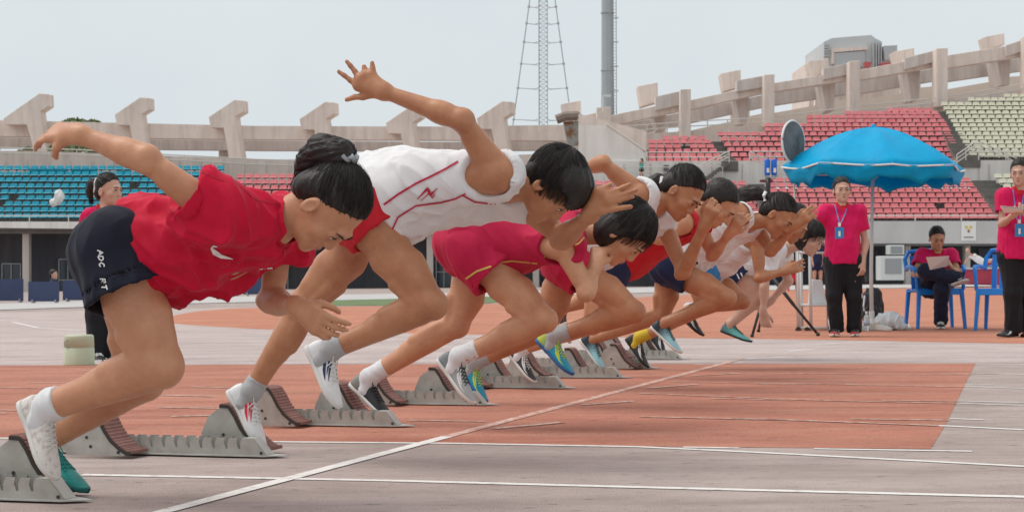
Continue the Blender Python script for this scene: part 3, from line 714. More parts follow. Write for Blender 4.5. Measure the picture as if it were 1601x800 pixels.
    # socks + shoes
    for q in (0, 1):
        if st.get('shoes') and 'heel' in J:
            hh, tt = Vector(J['heel'][q]), Vector(J['toe'][q])
            sh_ = st['shoes'][q] if isinstance(st['shoes'][0], tuple) else st['shoes']
            shoe(root, hh, tt, an[q], sh_, spikes=st.get('spikes', False), curve=st.get('curve'))
            if st.get('sock') is not None:
                smat = st['sock'][q] if isinstance(st['sock'], tuple) else st['sock']
                if smat is not None:
                    e = unit(kn[q] - an[q]); K = Sdf(); hi_ = st.get('sockh', .07); ft = np.array(hh * .78 + tt * .22) + unit(an[q] - np.array(hh)) * .03
                    tp = an[q] + e * hi_
                    K.cone(an[q] - e * .0, tp, .0430 * lg, .0460 * lg, k=.02, caps=[(tp, e)]); K.cone(an[q], ft, .0425 * lg, .029, k=.02); K.cone(ft, np.array(hh * .52 + tt * .48) + unit(an[q] - np.array(hh)) * .024, .0285, .0175, k=.02)
                    V, Q = K.mesh(.004); V = folds(V, Q, .0022, np.cross(e, [0, 1, 0]), 26); put('sock', V, Q, smat)
    return out
# ---- flat print laid on a finished surface (marks, piping, letters)
def bvh_of(o):
    me = o.data; w0 = wloc(o); n = len(me.vertices); co = np.empty(n * 3, np.float32); me.vertices.foreach_get('co', co); co = co.reshape(-1, 3) + np.array(w0)
    return BVHTree.FromPolygons([tuple(x) for x in co.tolist()], [tuple(p.vertices) for p in me.polygons])
def strip_on(bv, lines, name, mat, parent, lift=.002, joined=True):
    if not joined:
        for l in lines: strip_on(bv, [l], name, mat, parent, lift)
        return
    "lines: list of (pixel polyline, widths in pixels); each becomes a thin raised ribbon on the surface"
    mb = MB(); eps = .0007
    for pts, wd in lines:
        dense = []
        for i in range(len(pts) - 1):
            a, b = Vector(pts[i]), Vector(pts[i + 1]); n = max(2, int((b - a).length / 2.0)); w0 = wd[i] if isinstance(wd, (list, tuple)) else wd; w1 = wd[i + 1] if isinstance(wd, (list, tuple)) else wd
            for k in range(n + (i == len(pts) - 2)): dense.append((a.lerp(b, k / n), w0 + (w1 - w0) * k / n))
        prev = None
        for i, (p, w_) in enumerate(dense):
            t = (dense[min(i + 1, len(dense) - 1)][0] - dense[max(i - 1, 0)][0]); t = t.normalized() if t.length > 1e-6 else Vector((1, 0)); nn = Vector((-t.y, t.x)) * w_ / 2
            row = []
            for q in (p + nn, p - nn):
                d = ray(q.x, q.y).normalized(); h = bv.ray_cast(C0, d)
                row.append((h[0] - d * lift) if h[0] is not None else None)
            if None in row: prev = None; continue
            if prev is not None and (row[0] - prev[0]).length < .05 and (row[1] - prev[1]).length < .05: mb.add([prev[0], row[0], row[1], prev[1]], [(0, 1, 2, 3)])
            prev = row
    if mb.f: return mb.build(name, mat, parent)
# ------------------------------------------------------------------ ground
def sheet(name, px, z, mat, **k):
    pts = [G(x, y, z) for x, y in px]; mb = MB(); mb.add(pts, [tuple(range(len(pts)))]); return mb.build(name, mat, kind='structure', **k)
g = MB(); N_ = 1600.0
g.add([(-N_, -60, 0), (N_, -60, 0), (N_, 3000, 0), (-N_, 3000, 0)], [(0, 1, 2, 3)]); g.build('ground', M_pink, kind='structure')
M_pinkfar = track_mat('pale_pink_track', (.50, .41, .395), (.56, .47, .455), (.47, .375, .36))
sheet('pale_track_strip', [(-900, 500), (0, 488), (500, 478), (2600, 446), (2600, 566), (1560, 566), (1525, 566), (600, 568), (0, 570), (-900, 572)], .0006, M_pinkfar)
sheet('red_track_zone', [(-500, 569), (0, 571), (600, 569), (1525, 568), (1500, 618), (1478, 664), (1455, 701), (1000, 697), (600, 691), (300, 687), (0, 684), (-500, 680)], .0012, M_red)
sheet('far_red_apron', [(258, 500), (275, 492), (310, 486), (360, 482), (420, 480), (700, 477), (900, 470), (1200, 454), (1500, 449), (2200, 448), (2600, 560), (1601, 537), (1300, 531), (1050, 528), (850, 525), (700, 522), (520, 518), (400, 514), (300, 508), (268, 505)], .0012, M_red2)
M_grass = M('far_grass', (.10, .15, .06), .9, c2=(.17, .22, .10), sc=3)
sheet('grass_strip', [(395, 463), (560, 461), (760, 459), (900, 458), (900, 462), (760, 474), (640, 477), (470, 478)], .008, M_grass)
sheet('stand_apron', [(-600, 476), (0, 474), (300, 464), (700, 457.5), (1100, 447), (1601, 439), (2400, 437.5), (2400, 444), (1601, 446.5), (1100, 455), (700, 465), (300, 474), (0, 484), (-600, 486)], .012, M('pale_concrete_apron', (.52, .49, .48), .85, c2=(.44, .42, .41), sc=1))
def lines(name, mat, z, L):
    mb = MB()
    for pts, wd in L:
        q = [G(x, y, z) for x, y in pts]; prev = None
        for i, p in enumerate(q):
            t = (q[min(i + 1, len(q) - 1)] - q[max(i - 1, 0)]).normalized(); n = Vector((-t.y, t.x, 0)) * wd / 2; row = (p + n, p - n)
            if prev: mb.quad(prev[0], prev[1], row[1], row[0])
            prev = row
    return mb.build(name, mat, kind='structure')
def sub(a, b, n=8): return [(a[0] + (b[0] - a[0]) * i / n, a[1] + (b[1] - a[1]) * i / n) for i in range(n + 1)]
lines('start_line', M_white, .0030, [(sub((230, 805.3), (700, 681.3)), .05)])
lines('start_line_on_red', M_worn, .0032, [(sub((700, 681.3), (1160, 560)), .05)])
lines('lane_line', M_white, .0020, [
    ([(128, 741), (600, 750), (1000, 760.5), (1300, 768), (1601, 775.5), (1900, 783)], .045),
    ([(-60, 683), (0, 684), (200, 687), (460, 690), (700, 692), (1000, 697.5), (1200, 707), (1601, 728), (1800, 738)], .04),
    ([(1068, 698), (1155, 699.4)], .035), ([(1272, 700.5), (1360, 702), (1520, 704.5)], .035),
    ([(1466, 664.3), (1601, 671)], .04), ([(1485, 653.5), (1538, 655.5)], .035), ([(1500, 626), (1601, 629)], .03), ([(1495, 629.5), (1601, 633)], .03),
    ([(1508, 600), (1554, 601)], .03), ([(1510, 603.5), (1601, 606.5)], .03), ([(1518, 583), (1601, 585)], .03), ([(1525, 568.5), (1601, 569)], .03),
    ([(1085, 569), (1160, 567)], .03), ([(1160, 560.5), (1240, 557)], .06), ([(1230, 548.5), (1270, 545.5)], .06), ([(1275, 538), (1310, 536)], .06), ([(1300, 556), (1380, 556.5)], .03), ([(1455, 556), (1601, 557.5)], .03),
    ([(1120, 531), (1601, 537.5), (1900, 541)], .03), ([(700, 524.5), (1050, 529)], .03), ([(20, 503), (60, 512), (130, 516)], .05), ([(0, 500.5), (30, 499)], .05)])
lines('worn_lane_line', M_worn, .0040, [
    ([(1000, 650.5), (1230, 655.5), (1466, 664.3)], .035), ([(1145, 653), (1230, 655)], .03), ([(1330, 654), (1485, 656)], .03),
    ([(1000, 614), (1250, 624), (1495, 629.8)], .03), ([(1115, 622), (1230, 624.5)], .03), ([(1378, 625), (1500, 626.3)], .03),
    ([(1050, 596), (1330, 600.5), (1508, 604)], .03), ([(1180, 599.5), (1335, 600)], .03), ([(1125, 582.5), (1520, 585)], .03), ([(1460, 583), (1560, 583.2)], .02),
    ([(1085, 586.5), (1155, 583)], .04), ([(1010, 606.3), (1090, 600)], .045), ([(910, 632), (992, 626)], .045), ([(773, 669), (880, 659)], .05),
    ([(230, 616.5), (335, 619)], .04), ([(0, 605), (130, 607), (200, 609)], .03), ([(268, 650), (335, 648.5)], .04), ([(300, 604), (380, 606)], .03), ([(0, 640), (60, 641.5)], .04),
    ([(40, 598), (110, 597.5)], .03), ([(250, 636), (360, 638)], .03), ([(120, 578), (200, 580)], .03), ([(0, 645), (12, 645)], .04), ([(640, 656), (760, 658)], .03)])
# ------------------------------------------------------------------ far stands
def pol(px, D): return [P(x, y, D) for x, y in px]
def slab(mb, px, D, th, mi=0): return mb.ext(pol(px, D), (0, th, 0), mi)
M_sb = M('blue_plastic_seat', (.004, .28, .40), .45, c2=(.014, .38, .50), sc=2); M_sr = M('faded_pink_red_seat', (.66, .17, .19), .5, c2=(.74, .28, .29), sc=2)
M_sc = M('cream_plastic_seat', (.62, .60, .46), .5, c2=(.70, .68, .55), sc=2)
def seat_bm():
    mb = MB(); w_ = .195
    mb.ext([(-w_, -.02, .40), (-w_, .02, .44), (-w_, .33, .40), (-w_, .33, .36)], (2 * w_, 0, 0))
    mb.ext([(-w_, .30, .38), (-w_, .36, .38), (-w_, .43, .60), (-w_, .37, .60)], (2 * w_, 0, 0))
    mb.ext([(-w_ + .03, .37, .59), (-w_ + .03, .43, .59), (-w_ + .06, .44, .625), (-w_ + .06, .39, .625)], (2 * w_ - .08, 0, 0))
    mb.add([(-.03, .12, 0), (.03, .12, 0), (.03, .12, .38), (-.03, .12, .38)], [(0, 1, 2, 3)], 1)
    return mb
SEATV = seat_bm(); M_leg = M('dark_seat_bracket', (.06, .06, .06), .6)
SMESH = {m.name: SEATV.mesh('seat', [m, M_leg]) for m in (M_sb, M_sr, M_sc)}
def tier(owner, rows, cols, bot, top, D0, dep, mat, bucket, steps, missing=.008, stag=0):
    "rows of seats between a bottom and a top edge (pixel x-left, x-right, y); steps of concrete under them"
    (bl, br, by), (tl, tr, ty) = bot, top
    for r in range(rows):
        t = r / max(1, rows - 1); y = by + (ty - by) * t; xl = bl + (tl - bl) * t; xr = br + (tr - br) * t; D = D0 + dep * r
        a, b = P(xl, y, D), P(xr, y, D); a.z -= .42; b.z -= .42; n = max(1, round((b - a).length / .47))
        d = Vector((0, dep + .02, 0)); h = .45
        steps.ext([a - Vector((.3, .12, 0)), b + Vector((.3, -.12, 0)), b + Vector((.3, -.12, -h)), a - Vector((.3, .12, h))], d)
        for i in range(n):
            if random.random() < missing: continue
            p = a.lerp(b, (i + .5) / n); bucket.append((D, p, mat))
def place_seats(owner, bucket, lim=300):
    bucket.sort(key=lambda q: q[0]); ow = wloc(owner)
    for D, p, mat in bucket[:lim]:
        o = bpy.data.objects.new('seat', SMESH[mat.name]); o.location = p - ow; link(o, owner)
    rest = bucket[lim:]
    if rest:
        V = np.array(SEATV.v, np.float32); nv = len(V); mats = [M_sb, M_sr, M_sc, M_leg]; mb = MB(); vs = []; fs = []; ms = []
        for k, (D, p, mat) in enumerate(rest):
            vs += [(v[0] + p.x, v[1] + p.y, v[2] + p.z) for v in SEATV.v]; fs += [tuple(i + k * nv for i in f) for f in SEATV.f]
            mi = mats.index(mat); ms += [3 if q else mi for q in SEATV.m]
        mb.v, mb.f, mb.m = vs, fs, ms; mb.build('seat_rows', mats, owner, kind='stuff')
def railing(owner, px, D, hgt_px, every=28, r=.03, name='railing', mids=1):
    mb = MB(); n = len(px)
    for k in range(mids + 1):
        f = k / (mids + 1); mb.tube([P(x, y + hgt_px * f, D) for x, y in px], r, 5)
    for i in range(n - 1):
        (x0, y0), (x1, y1) = px[i], px[i + 1]; m = max(1, int(abs(x1 - x0) / every))
        for k in range(m + (i == n - 2)):
            x = x0 + (x1 - x0) * k / m; y = y0 + (y1 - y0) * k / m; mb.tube([P(x, y, D), P(x, y + hgt_px, D)], r, 5)
    return mb.build(name, M_rail, owner)
DL = 92.0
# ---- left stand: blue and pink seats under a row of bracket pillars
ls = empty('grandstand', P(300, 456, DL), label='long far grandstand with blue and pink seats below boomerang shaped concrete brackets', cat='grandstand')
bk = []; st = MB()
tier(ls, 9, 0, (-260, 352, 339), (-260, 350, 264), DL, .75, M_sb, bk, st, .025)
tier(ls, 8, 0, (368, 930, 339), (368, 815, 277), DL, .75, M_sr, bk, st)
st.build('seating_step', M_step, ls); place_seats(ls, bk)
for n_, (x0, x1, y) in enumerate([(45, 105, 262), (110, 152, 262), (182, 205, 265)]):   # longer bench shells at the top edge
    mb = MB(); a = P(x0, y, DL + 6.0); b = P(x1, y, DL + 6.0); a.z -= .05; b.z -= .05; mb.ext([a, b, b + Vector((0, .1, -.35)), a + Vector((0, .1, -.35))], (0, .08, 0)); mb.build('bench_back', M_sb, ls)
mb = MB(); slab(mb, [(-300, 346), (940, 347), (940, 366), (-300, 353)], DL - .6, .5); mb.build('parapet', M_wallw, ls)
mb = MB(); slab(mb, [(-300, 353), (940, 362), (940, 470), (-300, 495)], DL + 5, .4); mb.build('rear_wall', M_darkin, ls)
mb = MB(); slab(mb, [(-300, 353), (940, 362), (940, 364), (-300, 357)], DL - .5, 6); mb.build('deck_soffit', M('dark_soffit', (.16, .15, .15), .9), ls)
for x in (-30, 40, 330, 400, 672, 748, 838): 
    mb = MB(); slab(mb, [(x - 5, 352), (x + 5, 352), (x + 5, 470), (x - 5, 470)], DL + .2, .5); mb.build('column', M_conc2, ls)
for x0, x1, y0, y1 in ((3, 32, 412, 470), (92, 120, 405, 470), (682, 706, 394, 456), (345, 375, 405, 462), (425, 450, 400, 461)):
    mb = MB(); slab(mb, [(x0, y0), (x1, y0), (x1, y1), (x0, y1)], DL + 4.8, .15)
    fr = mb.build('doorway', M_glass, ls); mb = MB()
    for xx in (x0, (x0 + x1) / 2, x1): slab(mb, [(xx - .8, y0), (xx + .8, y0), (xx + .8, y1), (xx - .8, y1)], DL + 4.7, .09)
    for yy in (y0, (y0 + y1) / 2): slab(mb, [(x0, yy - .8), (x1, yy - .8), (x1, yy + .8), (x0, yy + .8)], DL + 4.69, .09)
    mb.build('frame', M_railg, fr)
railing(ls, [(-260, 337), (352, 337), (940, 337)], DL - .5, 9, 60, mids=0)
DW = DL + 9
mb = MB(); slab(mb, [(-300, 236), (60, 236), (400, 249), (640, 249), (960, 236), (960, 330), (-300, 330)], DW, .5); mb.build('back_wall', M_conc, ls)
pm = MB()
for x in range(-60, 900, 34): slab(pm, [(x, 252), (x + 1.2, 252), (x + 1.2, 276), (x, 276)], DW - .02, .05)
pm.build('wall_joint', M_conc2, ls)
railing(ls, [(-260, 228), (0, 231), (120, 234), (400, 249), (700, 258)], DW - .5, 16, 48, r=.035, name='top_railing')
mb = MB(); slab(mb, [(-300, 184), (0, 188), (400, 197), (700, 198), (905, 195), (905, 220), (700, 219), (400, 218), (0, 213), (-300, 208)], DW + 3, .9); mb.build('upper_beam', M_conc, ls)
mb = MB(); slab(mb, [(-300, 216), (0, 215), (400, 220), (700, 222), (905, 220), (905, 234), (700, 236), (400, 235), (0, 231), (-300, 229)], DW + 5, .9); mb.build('lower_beam', M_conc2, ls)
for i, (x, y) in enumerate([(-105, 143), (75, 147), (233, 153), (380, 157), (522, 160), (657, 166), (799, 159)]):
    pm = MB(); s_ = 1.0 if i else 1.1; ang = math.radians(12 + i * 3); bx = P(x, y, DW + 2.2)
    out = [(0, 0), (-14, -1), (-54, 26), (-51, 43), (-31, 43), (-27, 62), (-22, 95), (-1, 95), (-8, 55), (-12, 26), (1, 18)]
    if i == 1: out = [(0, 0), (-14, -1), (-70, 38), (-68, 48), (-34, 48), (-28, 66), (-22, 95), (-1, 95), (-8, 57), (-12, 28), (1, 19)]
    pts = [P(x + a * s_, y + b * s_, DW + 2.2) for a, b in out]
    pm.ext(pts, Vector((math.sin(ang) * .5, .8, 0))); pm.build('bracket', M_conc, ls, bevel=.04)
    pm = MB(); slab(pm, [(x - 38, y + 75), (x - 20, y + 75), (x - 18, y + 95), (x - 38, y + 95)], DW + 5.9, 1.0); pm.build('rear_pier', M_conc2, ls)
# rusty metal downpipe clad pier
mb = MB(); slab(mb, [(881, 191), (905, 189), (909, 226), (888, 228)], DW - .2, .8); mb.build('metal_drain_box', M('rusty_sheet_metal', (.36, .36, .33), .6, c2=(.26, .12, .06), sc=1.1, lo=.52, hi=.62, metal=.2), ls)
mb = MB(); mb.tube([P(870, 187, DW - .4), P(884, 182, DW - .4), P(902, 181, DW - .4), P(905, 186, DW - .4)], .28, 8); mb.build('rusty_pipe_elbow', M('rusty_pipe', (.20, .16, .14), .8, c2=(.30, .24, .20), sc=3), ls)
# ---- right stand
DR = 88.0
rs = empty('grandstand', P(1250, 445, DR), label='rising far grandstand with pink and cream seats, stairs and stepped concrete roof beams', cat='grandstand')
bk = []; st = MB(); DU = DR + 8
tier(rs, 8, 0, (935, 1212, 340), (930, 1168, 288), DR, .75, M_sr, bk, st)
tier(rs, 8, 0, (1214, 1561, 340), (1200, 1520, 283), DR, .75, M_sr, bk, st)
tier(rs, 8, 0, (1606, 1700, 333), (1556, 1700, 277), DR, .75, M_sc, bk, st)
tier(rs, 5, 0, (1014, 1133, 252), (1014, 1113, 223), DU, .8, M_sr, bk, st)
tier(rs, 1, 0, (1036, 1105, 217), (1036, 1105, 217), DU + 4, .8, M_sr, bk, st, 0)
tier(rs, 6, 0, (1148, 1513, 252), (1122, 1490, 211), DU, .8, M_sr, bk, st)
tier(rs, 2, 0, (1196, 1488, 204), (1196, 1484, 197), DU + 4.8, .8, M_sr, bk, st, .01)
tier(rs, 2, 0, (1262, 1480, 190.5), (1262, 1474, 184), DU + 6.4, .8, M_sr, bk, st, .01)
tier(rs, 2, 0, (1322, 1470, 178), (1388, 1460, 173), DU + 8, .8, M_sr, bk, st, .01)
tier(rs, 13, 0, (1518, 1720, 244), (1473, 1720, 164), DU, .8, M_sc, bk, st, .004)
tier(rs, 1, 0, (1515, 1720, 157), (1515, 1720, 157), DU + 10.4, .8, M_sc, bk, st, .01)
tier(rs, 1, 0, (1571, 1720, 151), (1571, 1720, 151), DU + 11.2, .8, M_sc, bk, st, .01)
st.build('seating_step', M_step, rs); place_seats(rs, bk)
def stair(x0, y0, x1, y1, w0, w1, D0, D1, n=12):
    mb = MB()
    for i in range(n):
        t = i / n; x = x0 + (x1 - x0) * t; y = y0 + (y1 - y0) * t; w_ = w0 + (w1 - w0) * t; D = D0 + (D1 - D0) * t
        a = P(x - w_ / 2, y, D); b = P(x + w_ / 2, y, D); h = .55; dd = (D1 - D0) / n + .05
        mb.ext([a, b, b - Vector((0, 0, h)), a - Vector((0, 0, h))], (0, dd, 0))
    mb.build('aisle_stair', M_step, rs)
stair(1514, 246, 1464, 172, 38, 26, DU - .5, DU + 9, 20); stair(1141, 252, 1113, 218, 26, 22, DU - .5, DU + 5, 10); stair(1588, 335, 1535, 278, 46, 36, DR - .5, DR + 6, 14)
stair(1210, 330, 1180, 284, 26, 26, DR - .5, DR + 5.5, 12)
mb = MB(); slab(mb, [(935, 252), (1700, 250), (1700, 292), (935, 292)], DU - .4, .4); mb.build('concourse_wall', M_wallw, rs)
pm = MB()
for x in (975, 1016, 1060, 1112, 1160, 1232, 1530, 1546, 1590): slab(pm, [(x, 256), (x + 1.5, 256), (x + 1.5, 284), (x, 284)], DU - .45, .06)
pm.build('wall_joint', M_conc2, rs)
mb = MB(); slab(mb, [(935, 346), (1720, 345), (1720, 381), (935, 380)], DR - .6, .5); mb.build('parapet', M('grey_white_parapet', (.58, .56, .55), .85, c2=(.48, .46, .45), sc=.7, stretch=(1, 1, .5)), rs)
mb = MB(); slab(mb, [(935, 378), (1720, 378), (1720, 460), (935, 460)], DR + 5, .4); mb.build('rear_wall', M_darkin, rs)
for x0, x1, y0, y1 in ((1190, 1206, 400, 444), (1436, 1450, 392, 432), (1530, 1560, 388, 404), (1350, 1372, 392, 436)):
    mb = MB(); slab(mb, [(x0, y0), (x1, y0), (x1, y1), (x0, y1)], DR + 4.8, .15); mb.build('door_panel', M('grey_blue_door', (.16, .18, .22), .6, c2=(.11, .13, .16), sc=1), rs)
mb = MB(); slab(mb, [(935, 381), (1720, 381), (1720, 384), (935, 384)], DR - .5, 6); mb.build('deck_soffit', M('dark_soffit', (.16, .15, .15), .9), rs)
for x in (1180, 1420, 1513, 1596):
    mb = MB(); slab(mb, [(x - 4, 379), (x + 4, 379), (x + 4, 452), (x - 4, 452)], DR + .3, .5); mb.build('column', M_conc2, rs)
railing(rs, [(935, 338), (1214, 337), (1720, 337)], DR - .7, 8, 70, mids=0)
railing(rs, [(1012, 238), (1140, 238)], DU - .6, 16, 62, mids=1); railing(rs, [(1172, 237), (1235, 237)], DU - .6, 17, 30); railing(rs, [(1530, 236), (1700, 236)], DU - .6, 14, 40)
railing(rs, [(1088, 262), (1140, 236)], DU - 1.6, 14, 12, mids=2, name='stair_railing'); railing(rs, [(1172, 237), (1236, 268)], DU - 1.6, 14, 14, mids=2, name='stair_railing')
railing(rs, [(948, 194), (1010, 236)], DU - .8, 10, 60, r=.06, name='stair_railing', mids=0); railing(rs, [(1534, 222), (1590, 248)], DU - 1.0, 12, 14, mids=1, name='stair_railing')
railing(rs, [(1496, 242), (1524, 222), (1536, 222)], DU - 1.0, 18, 14, mids=2, name='stair_railing')
railing(rs, [(900, 261), (1130, 261)], DU - 1.2, 18, 50, r=.022, name='concourse_railing')
mb = MB()
for i in range(9): x = 1100 + i * 4; y = 278 - i * 2.9; slab(mb, [(x, y), (x + 9, y), (x + 9, y + 3), (x, y + 3)], DU - 1.3 + i * .02, .5)
mb.build('short_stair', M_step, rs)
mb = MB()
for yy in (258, 263, 268): slab(mb, [(1038, yy), (1046, yy), (1046, yy + 3.5), (1038, yy + 3.5)], DU - .6, .15)
mb.build('wall_vent', M_darkin, rs)
# stair side wall (white) at the left end
mb = MB(); slab(mb, [(905, 196), (945, 196), (1010, 240), (1010, 282), (905, 282)], DU - .3, .4); mb.build('stair_wall', M_wallw, rs)
mb = MB(); slab(mb, [(905, 178), (1010, 205), (1010, 236), (985, 236), (905, 236)], DU + 1, .4); mb.build('upper_wall', M_conc, rs)
DB = DU + 13
# wall behind the seats, following the climb
mb = MB(); slab(mb, [(925, 215), (1075, 205), (1200, 196), (1340, 176), (1475, 156), (1720, 118), (1720, 260), (925, 260)], DB, .5); mb.build('back_wall', M_conc, rs)
railing(rs, [(948, 200), (1075, 190), (1200, 184), (1340, 166), (1475, 152), (1720, 112)], DB - .6, 15, 26, r=.035, name='top_railing')
# beams: stepped segments between box columns; deck beams in two layers
segs_ = [(898, 184, 950, 172, 26, 20), (948, 182, 1066, 157, 17, 16), (1078, 157, 1197, 131, 15, 14), (1209, 130, 1330, 110, 14, 15), (1343, 110, 1466, 86, 16, 18), (1480, 87, 1605, 67, 20, 21), (1620, 64, 1740, 42, 22, 22)]
for i, (x0, y0, x1, y1, h0, h1) in enumerate(segs_):
    mb = MB(); slab(mb, [(x0, y0), (x1, y1), (x1, y1 + h1), (x0, y0 + h0)], DB + .5, 1.0); mb.build('roof_beam', M_conc, rs, bevel=.03)
    if i == 0: continue
    ya, yb = y0 + h0 + 1, y1 + h1 + 1
    mb = MB(); slab(mb, [(x0 - 3, ya + 1), (x1 + 3, yb + 1), (x1 + 3, yb + 20), (x0 - 3, ya + 20)], DB + 4.5, 1.0); mb.build('inner_beam', M_conc2, rs)
    mb = MB(); xm = x0 + (x1 - x0) * .54; ym = y0 + (y1 - y0) * .54
    slab(mb, [(x0 - 6, ya + 33), (xm, ym + h0 + 32), (xm, ym + h0 + 20), (xm + 30, ym + h0 + 15), (xm + 30, ym + h0 + 24), (x1 + 6, yb + 29), (x1 + 6, yb + 75), (x0 - 6, ya + 85)], DB + 8, .5); mb.build('outer_parapet', M('outer_parapet_concrete', (.80, .69, .60), .85, c2=(.74, .63, .54), sc=1), rs)
for x0, y0, x1, y1, h in ((1025, 151, 1066, 142, 22), (1152, 126, 1196, 118, 18), (1288, 107, 1329, 98, 18), (1415, 91, 1465, 78, 18), (1573, 71, 1603, 61, 18)):
    mb = MB(); slab(mb, [(x0, y0), (x1, y1), (x1, y1 + h), (x0, y0 + h)], DB + .2, .9); mb.build('stepped_beam_end', M_conc2, rs, bevel=.03)
for x, y, yb, w_ in ((944, 168, 262, 11), (1072, 140, 215, 8.2), (1203, 117, 198, 8), (1336.5, 96, 182, 8.5), (1473, 76, 167, 9), (1612, 56, 150, 9)):
    mb = MB(); slab(mb, [(x - w_, y), (x + w_, y - 1), (x + w_, yb), (x - w_, yb)], DB - .8, 1.2); mb.build('box_column', M_conc, rs, bevel=.03)
for x, y, h in ((1033, 181, 22), (1162, 154, 38), (1297, 131, 42), (1430, 111, 45), (1571, 93, 40)):
    mb = MB(); slab(mb, [(x - 12, y), (x + 9, y - 3), (x + 7, y + h), (x - 5, y + h)], DB + 1.6, 2.6); mb.build('slanted_pier', M_conc2, rs)
for x, y, h in ((893, 159, 30), (1013, 131, 34), (1143, 111, 30), (1280, 93, 26), (1414, 77, 22), (1555, 54, 22)):
    mb = MB(); slab(mb, [(x - 16, y + 4), (x + 15, y - 2), (x + 16, y + h - 6), (x - 11, y + h + 2)], DB + 1.7, 1.6); mb.build('upstand', M_conc, rs, bevel=.03)
mb = MB(); mb.tube([P(1260, 200, DB - 1), P(1300, 197, DB - 1), P(1340, 190, DB - 1)], .05, 5); mb.build('hanging_cable', M_rail, rs)
mb = MB(); mb.tube([P(943, 176, DB - 2), P(943, 152, DB - 2)], .05, 5); mb.box(P(949, 150, DB - 2), (.45, .2, .14)); mb.build('lamp_on_post', M('white_lamp_case', (.7, .7, .7), .4), rs)
# poster on the parapet: a white sheet with a yellow and red mark and a grey line of print
po = empty('poster', P(1514, 376, DR - .62), label='white poster with small yellow and red spots hanging on the far grey parapet', cat='poster')
mb = MB(); slab(mb, [(1503, 346), (1526, 346), (1526, 376), (1503, 376)], DR - .64, .03); mb.build('sheet', M('paper_white', (.78, .78, .76), .7), po)
mb = MB()
for x, y in ((1511, 355), (1518, 355), (1515, 360)): slab(mb, [(x - 2, y - 2), (x + 2, y - 2), (x + 2, y + 2), (x - 2, y + 2)], DR - .66, .02)
mb.build('yellow_mark', M('print_yellow', (.7, .5, .12), .6), po)
mb = MB(); slab(mb, [(1513, 360), (1516, 360), (1516, 363), (1513, 363)], DR - .67, .02); slab(mb, [(1507, 370), (1522, 370), (1522, 371.5), (1507, 371.5)], DR - .66, .02); mb.build('dark_mark', M('print_dark', (.2, .12, .12), .6), po)
# ------------------------------------------------------------------ things beyond the stands
bd = empty('rooftop_building', P(1350, 440, 190), label='pale grey rooftop building with glass penthouse rising behind the right stand', cat='building')
M_pale = M('hazy_pale_cladding', (.58, .60, .61), .7, c2=(.52, .54, .55), sc=.3); M_pale2 = M('hazy_panel_grey', (.46, .48, .49), .6)
mb = MB(); slab(mb, [(1288, 66), (1300, 60), (1362, 55), (1368, 60), (1378, 65), (1378, 110), (1288, 120)], 190, 12); mb.build('wall', M_pale, bd)
mb = MB(); slab(mb, [(1300, 76), (1356, 73), (1356, 78), (1304, 82), (1304, 100), (1300, 100)], 189.5, .5); mb.build('frame_beam', M_conc, bd)
mb = MB(); slab(mb, [(1304, 83), (1352, 80), (1352, 104), (1304, 104)], 189.6, .3); mb.build('window', M_pale2, bd)
for i in range(5): mb = MB(); slab(mb, [(1289, 70 + i * 4), (1297, 69 + i * 4), (1297, 71 + i * 4), (1289, 72 + i * 4)], 189.4, .4); mb.build('louvre', M_pale2, bd)
for i in range(4): mb = MB(); slab(mb, [(1365 + i * 4, 66), (1367 + i * 4, 66), (1367 + i * 4, 108), (1365 + i * 4, 108)], 189.4, .4); mb.build('mullion', M_pale2, bd)
mb = MB(); slab(mb, [(1382, 72), (1403, 71), (1402, 93), (1384, 94)], 189, 6); mb.build('water_tank', M_pale2, bd)
mb = MB(); slab(mb, [(1265, 96), (1288, 90), (1420, 92), (1430, 84), (1430, 440), (1265, 440)], 196, 12); mb.build('lower_block', M_conc, bd)
mb = MB(); slab(mb, [(1352, 97), (1363, 97), (1361, 105), (1353, 105)], 188, 1); slab(mb, [(1376, 99), (1394, 97), (1394, 101), (1378, 102)], 188, 1); mb.build('red_pot', M('faded_red', (.5, .12, .12), .6), bd)
# floodlight pole
fl = empty('floodlight_pole', P(951, 445, 130), label='tall plain grey floodlight pole with a ladder on its right side', cat='pole')
def mast(D, x0, x1, y0, y1, w0, w1): a, b = P(x0, y0, D), P(x1, y1, D); return a, b, w0 * D / FPX / 2, w1 * D / FPX / 2
a, b, r0, r1 = mast(130, 951.5, 949, 445, -120, 25, 17)
mb = MB(); mb.tube([a, b], [r0, r1], 12); mb.build('shaft', M('grey_painted_steel', (.40, .44, .46), .5, c2=(.36, .40, .42), sc=.4), fl)
for y in (20, 110, 178): mb = MB(); mb.tube([P(950, y, 130), P(950, y + 1.3, 130)], r1 * 1.32, 12); mb.build('collar', M_railg, fl)
mb = MB()
for xo in (9.5, 14): mb.tube([P(950.5 + xo, 445, 129.6), P(949 + xo, -120, 129.6)], .03, 4)
for y in range(-60, 445, 5): mb.tube([P(959.5 + (y) / 565 * 2, y, 129.6), P(964 + y / 565 * 2, y, 129.6)], .022, 4)
mb.build('ladder', M_railg, fl)
for y in range(-10, 220, 38): mb = MB(); mb.tube([P(957, y, 129.6), P(967, y, 129.6)], .05, 4); mb.build('ladder_bracket', M_railg, fl)
